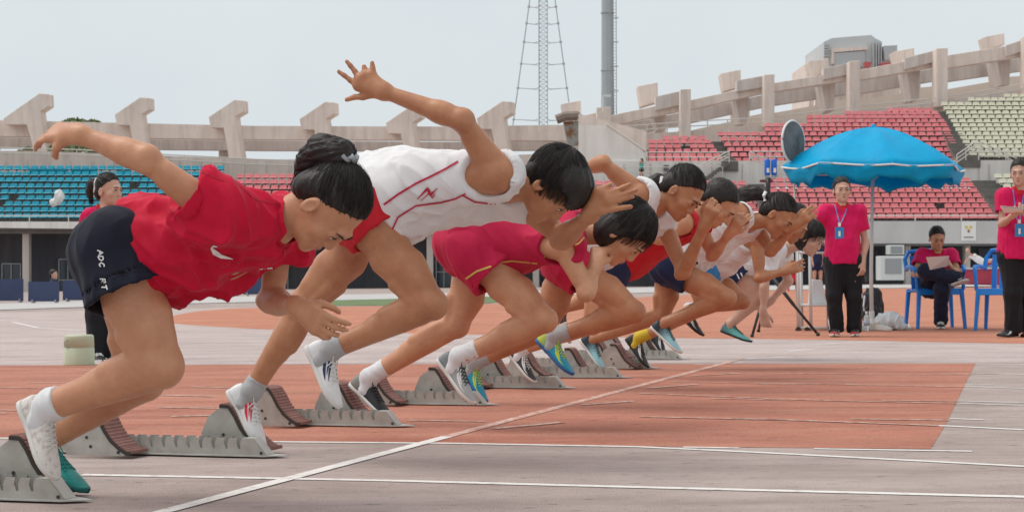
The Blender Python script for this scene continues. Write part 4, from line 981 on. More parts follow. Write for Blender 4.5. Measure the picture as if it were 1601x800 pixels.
# lattice mast with guyed outer legs
tw = empty('lattice_tower', P(849, 440, 210), label='thin steel lattice transmission tower with spreading outer legs against the sky', cat='tower')
M_tw = M('hazy_tower_steel', (.40, .44, .47), .6); s_ = 210 / FPX
def tx(y): return 17 + (y + 20) * .135      # half spread of the outer legs in pixels at height y
mb = MB()
for q in (-1, 1):
    for dd in (-1.5, 1.5): mb.tube([P(848 + q * tx(y), y, 210 + dd) for y in (-40, 60, 190, 445)], .07, 4)
mb.build('leg', M_tw, tw)
mb = MB()
for dx in (-6.5, 6.5):
    for dd in (-.5, .5): mb.tube([P(849 + dx, -60, 210 + dd), P(850 + dx, 445, 210 + dd)], .075 if dx < 0 else .05, 4)
for y in range(-40, 440, 7):
    s2 = 1 if (y // 7) % 2 else -1; mb.tube([P(849.5 - 6.5 * s2, y, 209.5), P(849.5 + 6.5 * s2, y + 7, 209.5)], .035, 4); mb.tube([P(843, y, 210.5), P(856, y, 210.5)], .03, 4); mb.tube([P(849.5 + 6.5 * s2, y, 210.5), P(849.5 - 6.5 * s2, y + 7, 210.5)], .03, 4)
mb.build('core', M_tw, tw)
for y in (-22, 11, 37, 66, 100, 138, 187, 250, 330, 420):
    mb = MB(); h = tx(y); mb.tube([P(848 - h, y, 210), P(836, y + 1.5, 210)], .045, 4); mb.tube([P(861, y + 1.5, 210), P(848 + h, y, 210)], .045, 4); mb.tube([P(836, y + 1.5, 210), P(843, y - 1, 210)], .045, 4); mb.tube([P(855, y - 1, 210), P(861, y + 1.5, 210)], .045, 4)
    mb.tube([P(848 - h, y, 210), P(843, y + 2.5, 211)], .03, 4); mb.tube([P(856, y + 2.5, 211), P(848 + h, y, 210)], .03, 4)
    for q in (-1, 1): mb.box(P(848 + q * h, y, 210), (.3, .3, .22))
    mb.build('strut_ring', M_tw, tw)
# treetops peeping over the back wall
M_leafm = M('distant_leaves', (.20, .24, .11), .8, c2=(.28, .32, .16), sc=2)
def treetop(px, py, D, w_, h_, lab, n=500, mt=None):
    t = empty('tree', P(px, 446, D), label=lab, cat='tree'); c = P(px, py, D); mb = MB()
    for i in range(n):
        u_ = Vector(rng.normal(size=3)); u_.normalize(); r = rng.uniform(.35, 1) ** .6; p = c + Vector((u_.x * w_ * r, u_.y * w_ * r, u_.z * h_ * r)); 
        if math.sin(p.x * 2.1) + math.sin(p.z * 3.3 + p.x) < -.9: continue
        a = Vector(rng.normal(size=3)).normalized() * .22; b = a.cross(Vector(rng.normal(size=3))).normalized() * .16; mb.add([p - a, p + b, p + a, p - b], [(0, 1, 2, 3)])
    mb.build('crown', mt or M_leafm, t); mb = MB(); mb.tube([P(px, 446, D), c - Vector((0, 0, h_ * .3)), c + Vector((.3, 0, h_ * .4))], [.3, .2, .06], 7); mb.build('trunk', M('bark', (.12, .09, .07), .9), t)
treetop(118, 196, 118, 1.0, .40, 'thin yellow green treetop just clearing the upper beam left of the raised forearm'); treetop(146, 198, 119, .6, .42, 'small leafy treetop peeping above the beam between two brackets')
treetop(110, 240, 106, 3.2, .45, 'green shrub top showing through the gap under the lower beam at left', 500)

M_board = M('dark_blue_board', (.035, .05, .12), .5, c2=(.05, .07, .15), sc=2); M_boardf = M('grey_board_foot', (.35, .36, .38), .6)
for i, (x0, x1, t0, b0, lab) in enumerate([(-40, 36, 436, 472, 'low dark blue barrier board at the far left edge behind the bent runner'), (44, 92, 440, 473, 'low dark blue barrier board between two others behind the lane marker block'), (98, 150, 438, 471, 'low dark blue barrier board partly hidden by navy shorts'), (330, 376, 434, 462, 'low dark blue barrier board seen below the red shirt'), (380, 426, 434, 462, 'low dark blue barrier board left of the hanging forearm')]):
    b = G((x0 + x1) / 2, b0 + 1); bo = empty('barrier_board', b, label=lab, cat='barrier', group='low barrier boards along the far trackside'); D_ = b.y
    mb = MB(); slab(mb, [(x0, t0), (x1, t0), (x1, b0 - 2), (x0, b0 - 2)], D_, .05); mb.build('panel', M_board, bo)
    for xx in (x0 + 6, x1 - 6): mb = MB(); slab(mb, [(xx - 1, b0 - 5), (xx + 1, b0 - 5), (xx + 1, b0 + 1), (xx - 1, b0 + 1)], D_ - .05, .3); mb.build('foot', M_boardf, bo)
# ------------------------------------------------------------------ starting blocks
M_alu = M('worn_grey_aluminium', (.50, .50, .47), .5, c2=(.36, .34, .31), sc=9, metal=.25, bump=.3, bsc=120, lo=.4, hi=.75)
M_alu2 = M('block_side_plate', (.46, .45, .41), .55, c2=(.34, .31, .28), sc=14, metal=.2, bump=.3, bsc=100)
M_rub = M('brown_ribbed_rubber', (.27, .13, .11), .8, c2=(.20, .095, .08), sc=20, bump=.6, bsc=240); M_rubd = M('black_rubber_edge', (.045, .038, .032), .7); M_boltm = M('dark_bolt', (.04, .04, .04), .4)
PED = [(0, .004), (-.025, .018), (-.055, .042), (-.078, .072), (-.095, .104), (-.112, .128)]
LANES = [(135, 788), (445, 717), (645, 669), (778, 635), (900, 608.5), (988, 592), (1033, 577), (1078, 562.5)]
OFF = [(-.62, -.12), (-.52, -.11), (-.445, -.22), (-.45, -.20), (-.47, -.36), (-.49, -.26), (-.14, -.30), (-.40, -.22)]
LAB = ['worn starting block under the nearest runner, cut off by the left edge', 'starting block holding a white and red spiked shoe, the second nearest', 'starting block holding a black shoe with tall white sock', 'starting block beneath the hovering grey spiked shoe', 'starting block behind the teal and yellow shoe toe, holding a black and white shoe',
       'starting block holding a black and pale blue shoe', 'starting block holding a black shoe with a yellow sock', 'farthest starting block, on the pale strip beyond the red track']
def block(k):
    o = G(*LANES[k]) + Vector((0, 0, .006)); root = empty('starting_block', o, label=LAB[k], cat='starting block', group='starting blocks set along the start line')
    W = lambda x, y, z: o + FD * x + SD * y + UZ * z
    Lr, h, wd = .86, .060, .062
    # base plate with a pointed front
    mb = MB(); mb.ext([W(0, .035, 0), W(-.07, -.012, 0), W(-.20, -.016, 0), W(-Lr, -.016, 0), W(-Lr, wd + .016, 0), W(-.20, wd + .016, 0), W(-.07, wd + .012, 0)], UZ * .004); mb.build('base_plate', M_alu, root)
    for y0 in (0, wd - .004):
        pts = [(-Lr, .004)]; pts.append((-Lr, h)); x = -Lr + .03
        while x < -.15:
            pts += [(x, h), (x - .004, h - .018), (x + .003, h - .036), (x + .010, h - .036), (x + .009, h - .016), (x + .016, h)]; x += .047
        pts += [(-.118, h), (-.07, .004)]
        mb = MB(); mb.ext([W(a, y0, b) for a, b in pts], SD * .004); mb.build('notched_side_plate', M_alu2, root)
    mb = MB()
    for a, b in ((-.118, -.07),): mb.ext([W(a, .004, h), W(a, wd - .004, h), W(b, wd - .004, .005), W(b, .004, .005)], FD * .004)
    mb.ext([W(-.16, .004, h - .001), W(-.118, .004, h - .001), W(-.118, wd - .004, h - .001), W(-.16, wd - .004, h - .001)], UZ * -.004); mb.build('nose_plate', M_alu, root)
    mb = MB(); mb.box(W(-Lr / 2, wd / 2, .010), (Lr - .2, wd - .012, .010), (FD, SD, UZ)); mb.build('channel_floor', M_rubd, root)
    mb = MB(); mb.tube([W(-.085, -.004, .012), W(-.085, 0, .012)], .005, 8); mb.build('bolt', M_boltm, root)
    for n_, (x0, ya, yb) in enumerate(((OFF[k][0], -.125, -.008), (OFF[k][1], wd + .008, wd + .125))):
        zb = .004 if n_ == 0 else .004; sc = 1.12 if n_ == 0 else 1.18
        face = [(x0 + a * sc, zb + b * sc) for a, b in PED]
        back = [(face[-1][0] - .03, face[-1][1] + .001), (face[-1][0] - .075, face[-1][1] - .03), (face[-1][0] - .10, face[-1][1] - .085), (face[-1][0] - .105, zb)]
        ins = [(face[0][0] - .012, zb)]
        for yy in (ya, yb - .004):
            mb = MB(); mb.ext([W(a, yy, b) for a, b in ins + face + back], SD * .004); pl = mb.build('pedal_plate', M_alu2, root)
            mb = MB()
            for bx, bz in ((x0 - .15, .06), (x0 - .135, .03), (x0 - .03, .012)): mb.tube([W(bx, yy - .003, zb + bz), W(bx, yy + .007, zb + bz)], .0055, 8)
            mb.build('bolt', M_boltm, pl)
        # ribbed rubber pad over the curved face
        mb = MB(); mbe = MB(); fp = []
        cur = [(face[-1][0] - .032, face[-1][1] + .002)] + face[::-1] + [(face[0][0] + .016, face[0][1] + .002)]
        dense = []
        for i in range(len(cur) - 1):
            for j in range(6): t = j / 6; dense.append((cur[i][0] + (cur[i + 1][0] - cur[i][0]) * t, cur[i][1] + (cur[i + 1][1] - cur[i][1]) * t))
        dense.append(cur[-1]); prev = None
        for i, (a, b) in enumerate(dense):
            a1, b1 = dense[min(i + 1, len(dense) - 1)]; a0, b0 = dense[max(i - 1, 0)]; tx_, tz = a1 - a0, b1 - b0; l = math.hypot(tx_, tz); nx, nz_ = -tz / l, tx_ / l
            if nx < 0 and nz_ < 0: nx, nz_ = -nx, -nz_
            if nz_ < 0: nx, nz_ = -nx, -nz_
            e = .010 + (.0022 if i % 2 else 0); row = ((a, b), (a + nx * e, b + nz_ * e))
            if prev:
                q = [prev[0], prev[1], row[1], row[0]]; mb.ext([W(p[0], ya + .002, p[1]) for p in q], SD * (yb - ya - .004))
                qe = [(prev[0][0], prev[0][1] - .002), (prev[0][0] + (prev[1][0] - prev[0][0]) * .8, prev[0][1] + (prev[1][1] - prev[0][1]) * .8), (row[0][0] + (row[1][0] - row[0][0]) * .8, row[0][1] + (row[1][1] - row[0][1]) * .8), (row[0][0], row[0][1] - .002)]
                mbe.ext([W(p[0], ya - .003, p[1]) for p in qe], SD * .005)
            prev = row
        pd = mb.build('foot_pad', M_rub, root); mbe.build('pad_edge', M_rubd, pd)
    return root
for k in range(8): block(k)
# ------------------------------------------------------------------ runners
def cm(n, c, **k): return cloth(n, c, **k)
C_red = cm('crimson_jersey', (.60, .006, .042), c2=(.50, .005, .032)); C_black = cm('near_black_navy', (.012, .014, .028)); C_white = cm('white_mesh_jersey', (.78, .77, .78), c2=(.72, .71, .72))
C_redsh = cm('bright_red_shorts', (.55, .018, .03)); C_mag = cm('wine_red_kit', (.50, .012, .06)); C_navy = cm('navy_shorts', (.018, .026, .075)); C_lblue = cm('light_blue_shorts', (.05, .25, .55)); C_pinkred = cm('pink_red_polo', (.66, .008, .10), c2=(.55, .006, .08))
C_sockw = cm('white_sock', (.74, .74, .76), bump=.6, bsc=900); C_sockg = cm('grey_sock', (.42, .42, .43), bump=.6, bsc=900); C_socky = cm('yellow_sock', (.62, .45, .04), bump=.6, bsc=900)
C_trous = cm('black_tracksuit_trousers', (.014, .014, .018)); C_line = M('red_piping', (.50, .012, .05), .6); C_logo = M('white_print', (.78, .78, .78), .5); C_yel = M('yellow_piping', (.60, .42, .10), .6)
def gr(name, a, b, x0, x1, axis=0):
    "shoe upper whose colour runs from heel to toe"
    m = bpy.data.materials.new(name); m.use_nodes = True; t = m.node_tree; s = t.nodes['Principled BSDF']; s.inputs['Roughness'].default_value = .5
    tc = t.nodes.new('ShaderNodeTexCoord'); sp = t.nodes.new('ShaderNodeSeparateXYZ'); mr = t.nodes.new('ShaderNodeMapRange'); nz = t.nodes.new('ShaderNodeTexNoise'); nz.inputs['Scale'].default_value = 60; nz.inputs['Detail'].default_value = 4
    ad = t.nodes.new('ShaderNodeMath'); ad.operation = 'MULTIPLY_ADD'; ad.inputs[1].default_value = .03
    t.links.new(tc.outputs['Object'], sp.inputs[0]); t.links.new(nz.outputs[0], ad.inputs[0]); t.links.new(tc.outputs['Object'], nz.inputs['Vector']); t.links.new(sp.outputs[axis], ad.inputs[2]); t.links.new(ad.outputs[0], mr.inputs[0])
    mr.inputs[1].default_value = x0; mr.inputs[2].default_value = x1; cr = t.nodes.new('ShaderNodeMix'); cr.data_type = 'RGBA'; cr.inputs[6].default_value = (*a, 1); cr.inputs[7].default_value = (*b, 1)
    t.links.new(mr.outputs[0], cr.inputs[0]); t.links.new(cr.outputs[2], s.inputs['Base Color'])
    bp = t.nodes.new('ShaderNodeBump'); bp.inputs['Strength'].default_value = .4; bp.inputs['Distance'].default_value = .001; n2 = t.nodes.new('ShaderNodeTexNoise'); n2.inputs['Scale'].default_value = 500; t.links.new(tc.outputs['Object'], n2.inputs['Vector']); t.links.new(n2.outputs[0], bp.inputs['Height']); t.links.new(bp.outputs[0], s.inputs['Normal'])
    return m
U_knit = M('speckled_white_knit', (.74, .70, .66), .7, c2=(.50, .42, .40), sc=55, bump=.5, bsc=400, lo=.48, hi=.66); U_teal = M('teal_mesh_upper', (.012, .30, .27), .45, c2=(.01, .17, .16), sc=30, bump=.4, bsc=500)
U_white = M('white_synthetic_upper', (.76, .76, .77), .4, c2=(.70, .70, .71), sc=20); U_grey = gr('grey_to_silver_upper', (.20, .22, .23), (.40, .42, .43), .05, .2); U_blk = M('black_mesh_upper', (.02, .02, .022), .5, c2=(.05, .05, .05), sc=40)
U_bgrey = gr('grey_heel_black_toe_upper', (.22, .21, .19), (.015, .015, .018), .05, .11); U_ty = gr('lime_heel_teal_toe_upper', (.42, .55, .06), (.0, .28, .42), .045, .10); U_bb = gr('black_heel_pale_blue_toe_upper', (.02, .03, .045), (.32, .62, .68), .07, .16); U_tealg = gr('grey_teal_upper', (.05, .13, .15), (.12, .40, .38), .03, .12)
S_wh = M('white_sole', (.70, .69, .66), .5); S_bk = M('black_sole', (.02, .02, .02), .5); S_bl = M('blue_sole', (.03, .12, .32), .5); S_te = M('dark_teal_sole', (.01, .12, .11), .5)
L_w = M('white_laces', (.75, .74, .70), .7); L_b = M('black_laces', (.02, .02, .02), .7); L_y = M('lime_laces', (.55, .68, .05), .6); L_t = M('teal_laces', (.01, .3, .27), .6)
T_red = M('red_flash', (.62, .02, .05), .4); T_navy = M('navy_flash', (.02, .03, .10), .4); T_blk = M('black_flash', (.02, .02, .02), .4); T_w = M('white_flash', (.75, .75, .74), .4); T_y = M('lime_flash', (.55, .66, .05), .4); T_s = M('silver_flash', (.4, .42, .44), .4)
MS = {'knit': (U_knit, S_wh, L_w, None), 'teal': (U_teal, S_te, L_t, T_s, S_te), 'wred': (U_white, S_wh, L_w, T_red, T_navy), 'wnavy': (U_white, S_wh, L_w, T_navy, T_navy), 'bgrey': (U_bgrey, S_wh, L_b, None, U_blk), 'grey': (U_grey, S_wh, L_b, T_w, U_blk),
      'ty': (U_ty, S_bl, L_y, T_y), 'bw': (U_blk, S_wh, L_w, T_w), 'bb': (U_bb, S_wh, L_b, None), 'blk': (U_blk, S_bk, L_b, T_w), 'tealg': (U_tealg, S_bk, L_b, None), 'sbk': (U_grey, S_wh, L_b, T_blk)}
def fdir(a): a = math.radians(a); return np.array(FD * math.cos(a) - UZ * math.sin(a)), np.array(FD * math.sin(a) + UZ * math.cos(a))
GRP = 'runners driving off the start line'
def runner(k, label, d, st, res=.006):
    ln = Lane(*LANES[k]); y0 = .031
    J = {}
    for key in ('P', 'C', 'N', 'H'): v = d[key]; J[key] = ln.J(v[0], v[1], y0 + (v[2] if len(v) > 2 else 0))
    hf, hu = fdir(d['a'])
    if 'yaw' in d:
        yw = math.radians(d['yaw']); s_ = -np.array(SD); hf = hf * math.cos(yw) + s_ * math.sin(yw)
    J['hf'], J['hu'] = hf, hu
    for key, o in (('sh', .165), ('el', .2), ('wr', .2), ('hip', .085), ('kn', .09), ('an', .085), ('heel', .085), ('toe', .085)):
        J[key] = []
        for q in (0, 1):
            v = d[key][q]; off = v[2] if len(v) > 2 else o * (-1, 1)[q]; J[key].append(ln.J(v[0], v[1], y0 + off))
    J['hand'] = []
    for q in (0, 1):
        h = d['hand'][q]
        if h is None: J['hand'].append(None); continue
        if 'fingers' in h:
            z = h['s']; J['hand'].append({'palm': [ln.J(x, y, y0 + z) for x, y in h['palm']], 'fingers': [([ln.J(x, y, y0 + z + (h.get('dz', 0) * i)) for i, (x, y) in enumerate(p)], r) for p, r in h['fingers']]})
        else:
            t = ln.J(h['tip'][0], h['tip'][1], y0 + h['tip'][2]); dd = np.array(t - J['wr'][q]); B_ = {'n': -np.array(SD), 'f': np.array(SD), 'u': np.array(UZ), 'F': np.array(FD), 'B': -np.array(FD), 'd': -np.array(UZ)}
            J['hand'].append({'d': dd, 'back': sum(B_[c] for c in h['back']), 'thumb': sum(B_[c] for c in h['thumb']), 'curl': h.get('curl', .4), 'spread': h.get('spread', .12), 'tc': h.get('tc', .4), 'sc': h.get('sc', 1)})
    base = ln.o + FD * .1
    o = human(label, GRP, J, st, tuple(base), res); o['J'] = J; o['ln'] = ln; o['y0'] = y0
    return o
relax = {'back': 'n', 'thumb': 'F', 'curl': .5}
R1 = runner(0, 'nearest runner bent low in loose red shirt and black shorts, hair in a bun',
  dict(P=(200, 398), C=(332, 380), N=(440, 350), H=(514, 322), a=72,
    sh=[(340, 336), (436, 362)], el=[(228, 249, -.24), (425, 470, .20)], wr=[(119, 209, -.25), (466, 480, .07)],
    hip=[(188, 405), (205, 410)], kn=[(250, 574), (222, 594)], an=[(88, 652), (104, 706)], heel=[(34, 637), (44, 718)], toe=[(82, 748), (130, 770)],
    hand=[{'tip': (46, 205, -.20), 'back': 'nu', 'thumb': 'd', 'curl': .30, 'spread': .04, 'tc': .8}, {'tip': (492, 500, .05), 'back': 'n', 'thumb': 'u', 'curl': .55}]),
  dict(m=.94, leg=1.02, arm=.97, head=.98, female=True, skin=SK1, hair='tail', hair_label='black hair swept up into a high bun', seed=3, strands=1500, shirt=C_red, sleeve=.36, slw=.088, gap=.021, loose=.014, deep=.80, hem=-.035, fold=.022, fscale=11, cres=.0045, sfold=.009,
    shorts=C_black, legs=.32, legw=.140, sgap=.014, neck=.066, sock=(C_sockw, None), sockh=.03, shoes=(MS['knit'], MS['teal']), collar=C_red), .005)
ln = R1['ln']; J1 = lambda x, y, s=.0: ln.J(x, y, .031 + s)
v, q = tail_geo([J1(541, 262), J1(530, 243), J1(505, 237), J1(483, 252), J1(468, 280)], [.020, .042, .044, .032, .012], 5, 260)
o = bpy.data.objects.new('bun', npmesh('bun', v - np.array(wloc(R1['hair']), np.float32), q, M_hair)); link(o, R1['hair'])
mb = MB(); c = J1(539, 253)
for i in range(9): qq = 2 * PI * i / 9; mb.tube([c + Vector((.024 * math.cos(qq), .024 * math.sin(qq), .004)), c + Vector((.032 * math.cos(qq + .5), .032 * math.sin(qq + .5), .012)), c + Vector((.024 * math.cos(qq + 1), .024 * math.sin(qq + 1), -.002))], .008, 6)
mb.build('hair_tie', M('grey_scrunchie', (.25, .28, .32), .8, c2=(.5, .52, .55), sc=60), R1['hair'], True)
bv = bvh_of(R1['shirt'])
strip_on(bv, [([(330, 388), (336, 395), (346, 401), (364, 405)], [3, 8, 6, 1]), ([(330, 388), (334, 385), (340, 386)], [2, 3, 1])], 'curved_tick_mark', C_logo, R1['shirt'], lift=.005)
strip_on(bv, [([(405, 421), (426, 419)], [1, 2.5])], 'sleeve_print', C_logo, R1['shirt'])
strip_on(bv, [([(396, 290), (408, 296), (420, 300)], [3, 8, 3])], 'shoulder_print', C_logo, R1['shirt'])
strip_on(bv, [([(366, 283), (384, 298), (400, 312), (440, 320)], 1.6), ([(300, 262), (330, 275), (352, 283)], 1.4)], 'seam', M('seam_thread', (.42, .01, .03), .7), R1['shirt'])
bv = bvh_of(R1['shorts']); LT = []
def let(ch, x, y, s):
    "letter strokes, text turned a quarter so that it reads downwards"
    G_ = {'A': [[(0, 0), (.5, 1), (1, 0)], [(.2, .38), (.8, .38)]], 'D': [[(0, 0), (0, 1), (.6, .9), (.9, .5), (.6, .1), (0, 0)]], 'C': [[(.9, .85), (.45, 1), (.05, .5), (.45, 0), (.9, .15)]], 'R': [[(0, 0), (0, 1), (.7, .95), (.75, .6), (0, .5)], [(.35, .5), (.85, 0)]], 'T': [[(0, 1), (1, 1)], [(.5, 1), (.5, 0)]]}
    for st_ in G_[ch]: LT.append(([(x + b * s * 1.05 + a * s * .3, y + a * s) for a, b in st_], 1.9))
for i, ch in enumerate('ADC'): let(ch, 152 + i * 1.0, 391 + i * 9.5, 7.5)
for i, ch in enumerate('RT'): let(ch, 156 + i * 1.6, 436 + i * 9, 7.5)
strip_on(bv, LT, 'shorts_lettering', C_logo, R1['shorts'], lift=.003, joined=False)

R2 = runner(1, 'second runner, white vest with red piping, arm flung up behind with spread fingers',
  dict(P=(568, 322), C=(680, 295), N=(800, 282), H=(864, 289), a=66,
    sh=[(779, 272), (812, 312)], el=[(722, 188, -.24), (880, 372, .12)], wr=[(600, 143, -.26), (922, 336, .02)],
    hip=[(578, 345), (580, 350)], kn=[(674, 478), (474, 478)], an=[(507, 549), (398, 612)], heel=[(480, 546), (357, 614)], toe=[(527, 640), (410, 702)],
    hand=[{'s': -.26, 'palm': [(561, 134), (564, 125), (571, 119), (581, 117)], 'fingers': [([(561, 134), (548, 126), (538, 118), (529, 112)], .0088), ([(563, 125), (555, 112), (548, 103), (542, 96)], .0088), ([(571, 119), (571, 110), (569, 104)], .0088), ([(581, 117), (583, 107), (582, 98)], .0085), ([(590, 147), (568, 152), (554, 152), (542, 156)], .0105)]},
          {'s': .0, 'palm': [(936, 300), (944, 303), (950, 309), (953, 316)], 'fingers': [([(937, 300), (944, 294), (955, 288)], .009), ([(944, 304), (962, 298), (974, 293), (985, 288)], .009), ([(950, 310), (967, 306), (981, 302), (995, 297)], .009), ([(952, 316), (968, 314), (980, 310), (990, 308)], .008), ([(925, 335), (944, 330), (964, 326), (986, 323)], .0105)]}]),
  dict(m=1.0, leg=.80, arm=.93, head=.98, skin=SK2, hair='short', hair_label='thick black mop of short hair falling forward', seed=5, strands=2400, shirt=C_white, sleeve=0, gap=.012, loose=.020, hem=-.03, fold=.015, cres=.005, armhole=.082, shirt_label='white sleeveless running vest with red piping', deep=1.05, shorts=C_redsh, legs=.14, legw=.118, sgap=.018, neck=.074, sock=C_sockg, sockh=.045, shoes=(MS['wnavy'], MS['wred']), curve=[[(.06, .40), (.09, .30), (.135, .18)], [(.085, .42), (.12, .30), (.16, .20)], [(.07, .22), (.11, .14), (.15, .10)]]), .005)
bv = bvh_of(R2['shirt'])
strip_on(bv, [([(600, 320), (622, 304), (650, 287), (675, 275), (700, 262), (716, 252)], 3.2), ([(612, 362), (622, 340), (650, 322), (690, 317), (712, 311), (728, 303)], 2.6), ([(724, 306), (742, 316), (775, 320)], 2.6),
   ([(652, 312), (668, 295), (673, 305), (684, 294)], [1, 4.5, 4, 1]), ([(658, 314), (671, 302), (676, 310), (680, 303)], [1, 2, 2, 1])], 'red_piping', C_line, R2['shirt'], lift=.004, joined=False)

R3 = runner(2, 'third runner in wine red kit edged with yellow, dark bobbed hair over the face',
  dict(P=(738, 378), C=(815, 368), N=(905, 362), H=(978, 362), a=62,
    sh=[(882, 385), (895, 352)], el=[(917, 458, -.17), (800, 348, .24)], wr=[(930, 418, -.10), (738, 353, .24)],
    hip=[(752, 402), (752, 405)], kn=[(850, 502), (712, 508)], an=[(736, 562), (600, 598)], heel=[(686, 567), (558, 612)], toe=[(738, 633), (601, 650)],
    hand=[{'tip': (936, 394, -.06), 'back': 'n', 'thumb': 'F', 'curl': .95}, {'tip': (708, 350, .24), 'back': 'n', 'thumb': 'u', 'curl': .3}]),
  dict(m=.92, leg=.88, arm=.90, head=1.02, female=True, skin=SK1, hair='bob', seed=8, strands=1200, shirt=C_mag, sleeve=0, gap=.022, loose=.03, deep=1.1, hem=.02, fold=.016, armhole=.075, shorts=C_mag, legs=.26, legw=.135, sgap=.026, neck=.07, sock=C_sockw, sockh=.085, shoes=(MS['grey'], MS['bgrey']), spikes=True), .006)
bv = bvh_of(R3['shorts']); strip_on(bv, [([(700, 437), (708, 449), (728, 459), (750, 462)], 3.2), ([(728, 436), (745, 424), (768, 416)], 3)], 'yellow_trim', C_yel, R3['shorts'], joined=False)
bv = bvh_of(R3['shirt']); strip_on(bv, [([(918, 366), (905, 380), (880, 392), (850, 402)], 2.4), ([(770, 412), (800, 408), (840, 412)], 2)], 'yellow_trim', C_yel, R3['shirt'], joined=False)

R4 = runner(3, 'fourth runner in white vest with a low black ponytail and a raised bent elbow',
  dict(P=(893, 392), C=(950, 352), N=(1022, 318), H=(1067, 300), a=48, yaw=12,
    sh=[(1003, 305), (1035, 342)], el=[(942, 255, -.20), (1068, 425, .12)], wr=[(905, 268, -.16), (1102, 352, .0)],
    hip=[(893, 410), (893, 412)], kn=[(990, 489), (846, 517)], an=[(880, 530), (750, 576)], heel=[(838, 533), (727, 588)], toe=[(895, 590), (746, 614)],
    hand=[{'tip': (882, 276, -.16), 'back': 'n', 'thumb': 'u', 'curl': .3}, {'tip': (1116, 322, -.04), 'back': 'n', 'thumb': 'B', 'curl': .9}]),
  dict(m=.95, leg=.88, arm=.92, head=.98, female=True, skin=SK2, hair='tail', seed=11, strands=900, shirt=C_white, sleeve=0, gap=.020, loose=.022, hem=.02, armhole=.075, shorts=C_mag, legs=.24, legw=.13, sgap=.024, sock=C_sockg, sockh=.075, shoes=MS['ty']), .006)
ln = R4['ln']; J4 = lambda x, y, s=0: ln.J(x, y, .031 + s)
v, q = tail_geo([J4(1040, 283), J4(1028, 284), J4(1018, 290), J4(1012, 300)], [.02, .035, .036, .015], 6, 120); o = bpy.data.objects.new('ponytail', npmesh('ponytail', v - np.array(wloc(R4['hair']), np.float32), q, M_hair)); link(o, R4['hair'])
mb = MB(); mb.tube([J4(1036, 276, -.03), J4(1034, 288, -.035)], .012, 6); mb.build('hair_tie', C_logo, R4['hair'])

R5 = runner(4, 'fifth runner in a plain red vest with close cropped dark hair',
  dict(P=(957, 405), C=(1020, 372), N=(1085, 340), H=(1123, 317), a=50,
    sh=[(1070, 348), (1092, 352)], el=[(1030, 372, -.22), (1115, 398, .15)], wr=[(985, 362, -.2), (1140, 365, .08)],
    hip=[(957, 415), (957, 418)], kn=[(925, 508), (938, 462)], an=[(826, 566), (886, 499)], heel=[(800, 560), (866, 500)], toe=[(828, 592), (878, 520)],
    hand=[{'tip': (965, 355, -.2), 'back': 'n', 'thumb': 'u', 'curl': .4}, {'tip': (1150, 352, .06), 'back': 'n', 'thumb': 'F', 'curl': .5}]),
  dict(m=.93, leg=.86, arm=.9, head=.98, skin=SK1, hair='crop', seed=14, strands=500, shirt=C_redsh, sleeve=0, gap=.018, hem=.02, shorts=C_navy, legs=.28, sgap=.02, sock=(C_sockw, None), sockh=.03, shoes=(MS['bw'], MS['sbk'])), .007)

R6 = runner(5, 'sixth runner, white vest, navy shorts, black ponytail with white tie, hand reaching forward',
  dict(P=(1052, 408), C=(1108, 375), N=(1170, 345), H=(1217, 336), a=46, yaw=10,
    sh=[(1158, 336), (1180, 352)], el=[(1132, 302, -.2), (1206, 392, .1)], wr=[(1112, 297, -.18), (1243, 352, .0)],
    hip=[(1052, 418), (1052, 420)], kn=[(1137, 467), (1034, 492)], an=[(1053, 511), (936, 541)], heel=[(1022, 517), (912, 540)], toe=[(1060, 551), (938, 574)],
    hand=[{'tip': (1098, 300, -.16), 'back': 'n', 'thumb': 'u', 'curl': .4}, {'tip': (1266, 334, -.02), 'back': 'n', 'thumb': 'u', 'curl': .35}]),
  dict(m=.93, leg=.87, arm=.9, head=.99, female=True, skin=SK2, hair='tail', seed=17, strands=700, shirt=C_white, sleeve=0, gap=.018, hem=.0, shorts=C_navy, legs=.32, legw=.12, sgap=.022, sock=None, shoes=MS['bb']), .007)
ln = R6['ln']; J6 = lambda x, y, s=0: ln.J(x, y, .031 + s)
v, q = tail_geo([J6(1195, 308), J6(1182, 302), J6(1165, 304), J6(1155, 314)], [.02, .040, .045, .018], 8, 120); o = bpy.data.objects.new('ponytail', npmesh('ponytail', v - np.array(wloc(R6['hair']), np.float32), q, M_hair)); link(o, R6['hair'])
mb = MB(); mb.tube([J6(1197, 300, -.03), J6(1194, 306, -.045), J6(1196, 314, -.04)], .010, 6); mb.build('hair_tie', C_logo, R6['hair'])
bv = bvh_of(R6['shorts']); strip_on(bv, [([(1010, 377), (1040, 376)], 3)], 'red_trim', C_line, R6['shorts'])

R7 = runner(6, 'seventh runner in white vest and light blue shorts, one forearm held forward',
  dict(P=(1098, 412), C=(1145, 388), N=(1195, 365), H=(1240, 348), a=44,
    sh=[(1183, 370), (1198, 362)], el=[(1188, 434, -.17), (1165, 345, .2)], wr=[(1226, 424, -.10), (1140, 352, .2)],
    hip=[(1098, 422), (1098, 424)], kn=[(1100, 480), (1160, 472)], an=[(1006, 526), (1092, 502)], heel=[(980, 534), (1070, 502)], toe=[(1010, 574), (1086, 516)],
    hand=[{'tip': (1256, 414, -.06), 'back': 'n', 'thumb': 'u', 'curl': .35}, {'tip': (1120, 360, .2), 'back': 'n', 'thumb': 'u', 'curl': .4}]),
  dict(m=.93, leg=.88, arm=.9, head=.98, skin=SK2, hair='crop', seed=20, strands=400, shirt=C_white, sleeve=0, gap=.018, hem=.0, shorts=C_lblue, legs=.30, sgap=.022, sock=(C_socky, C_sockw), sockh=.075, shoes=MS['blk']), .007)

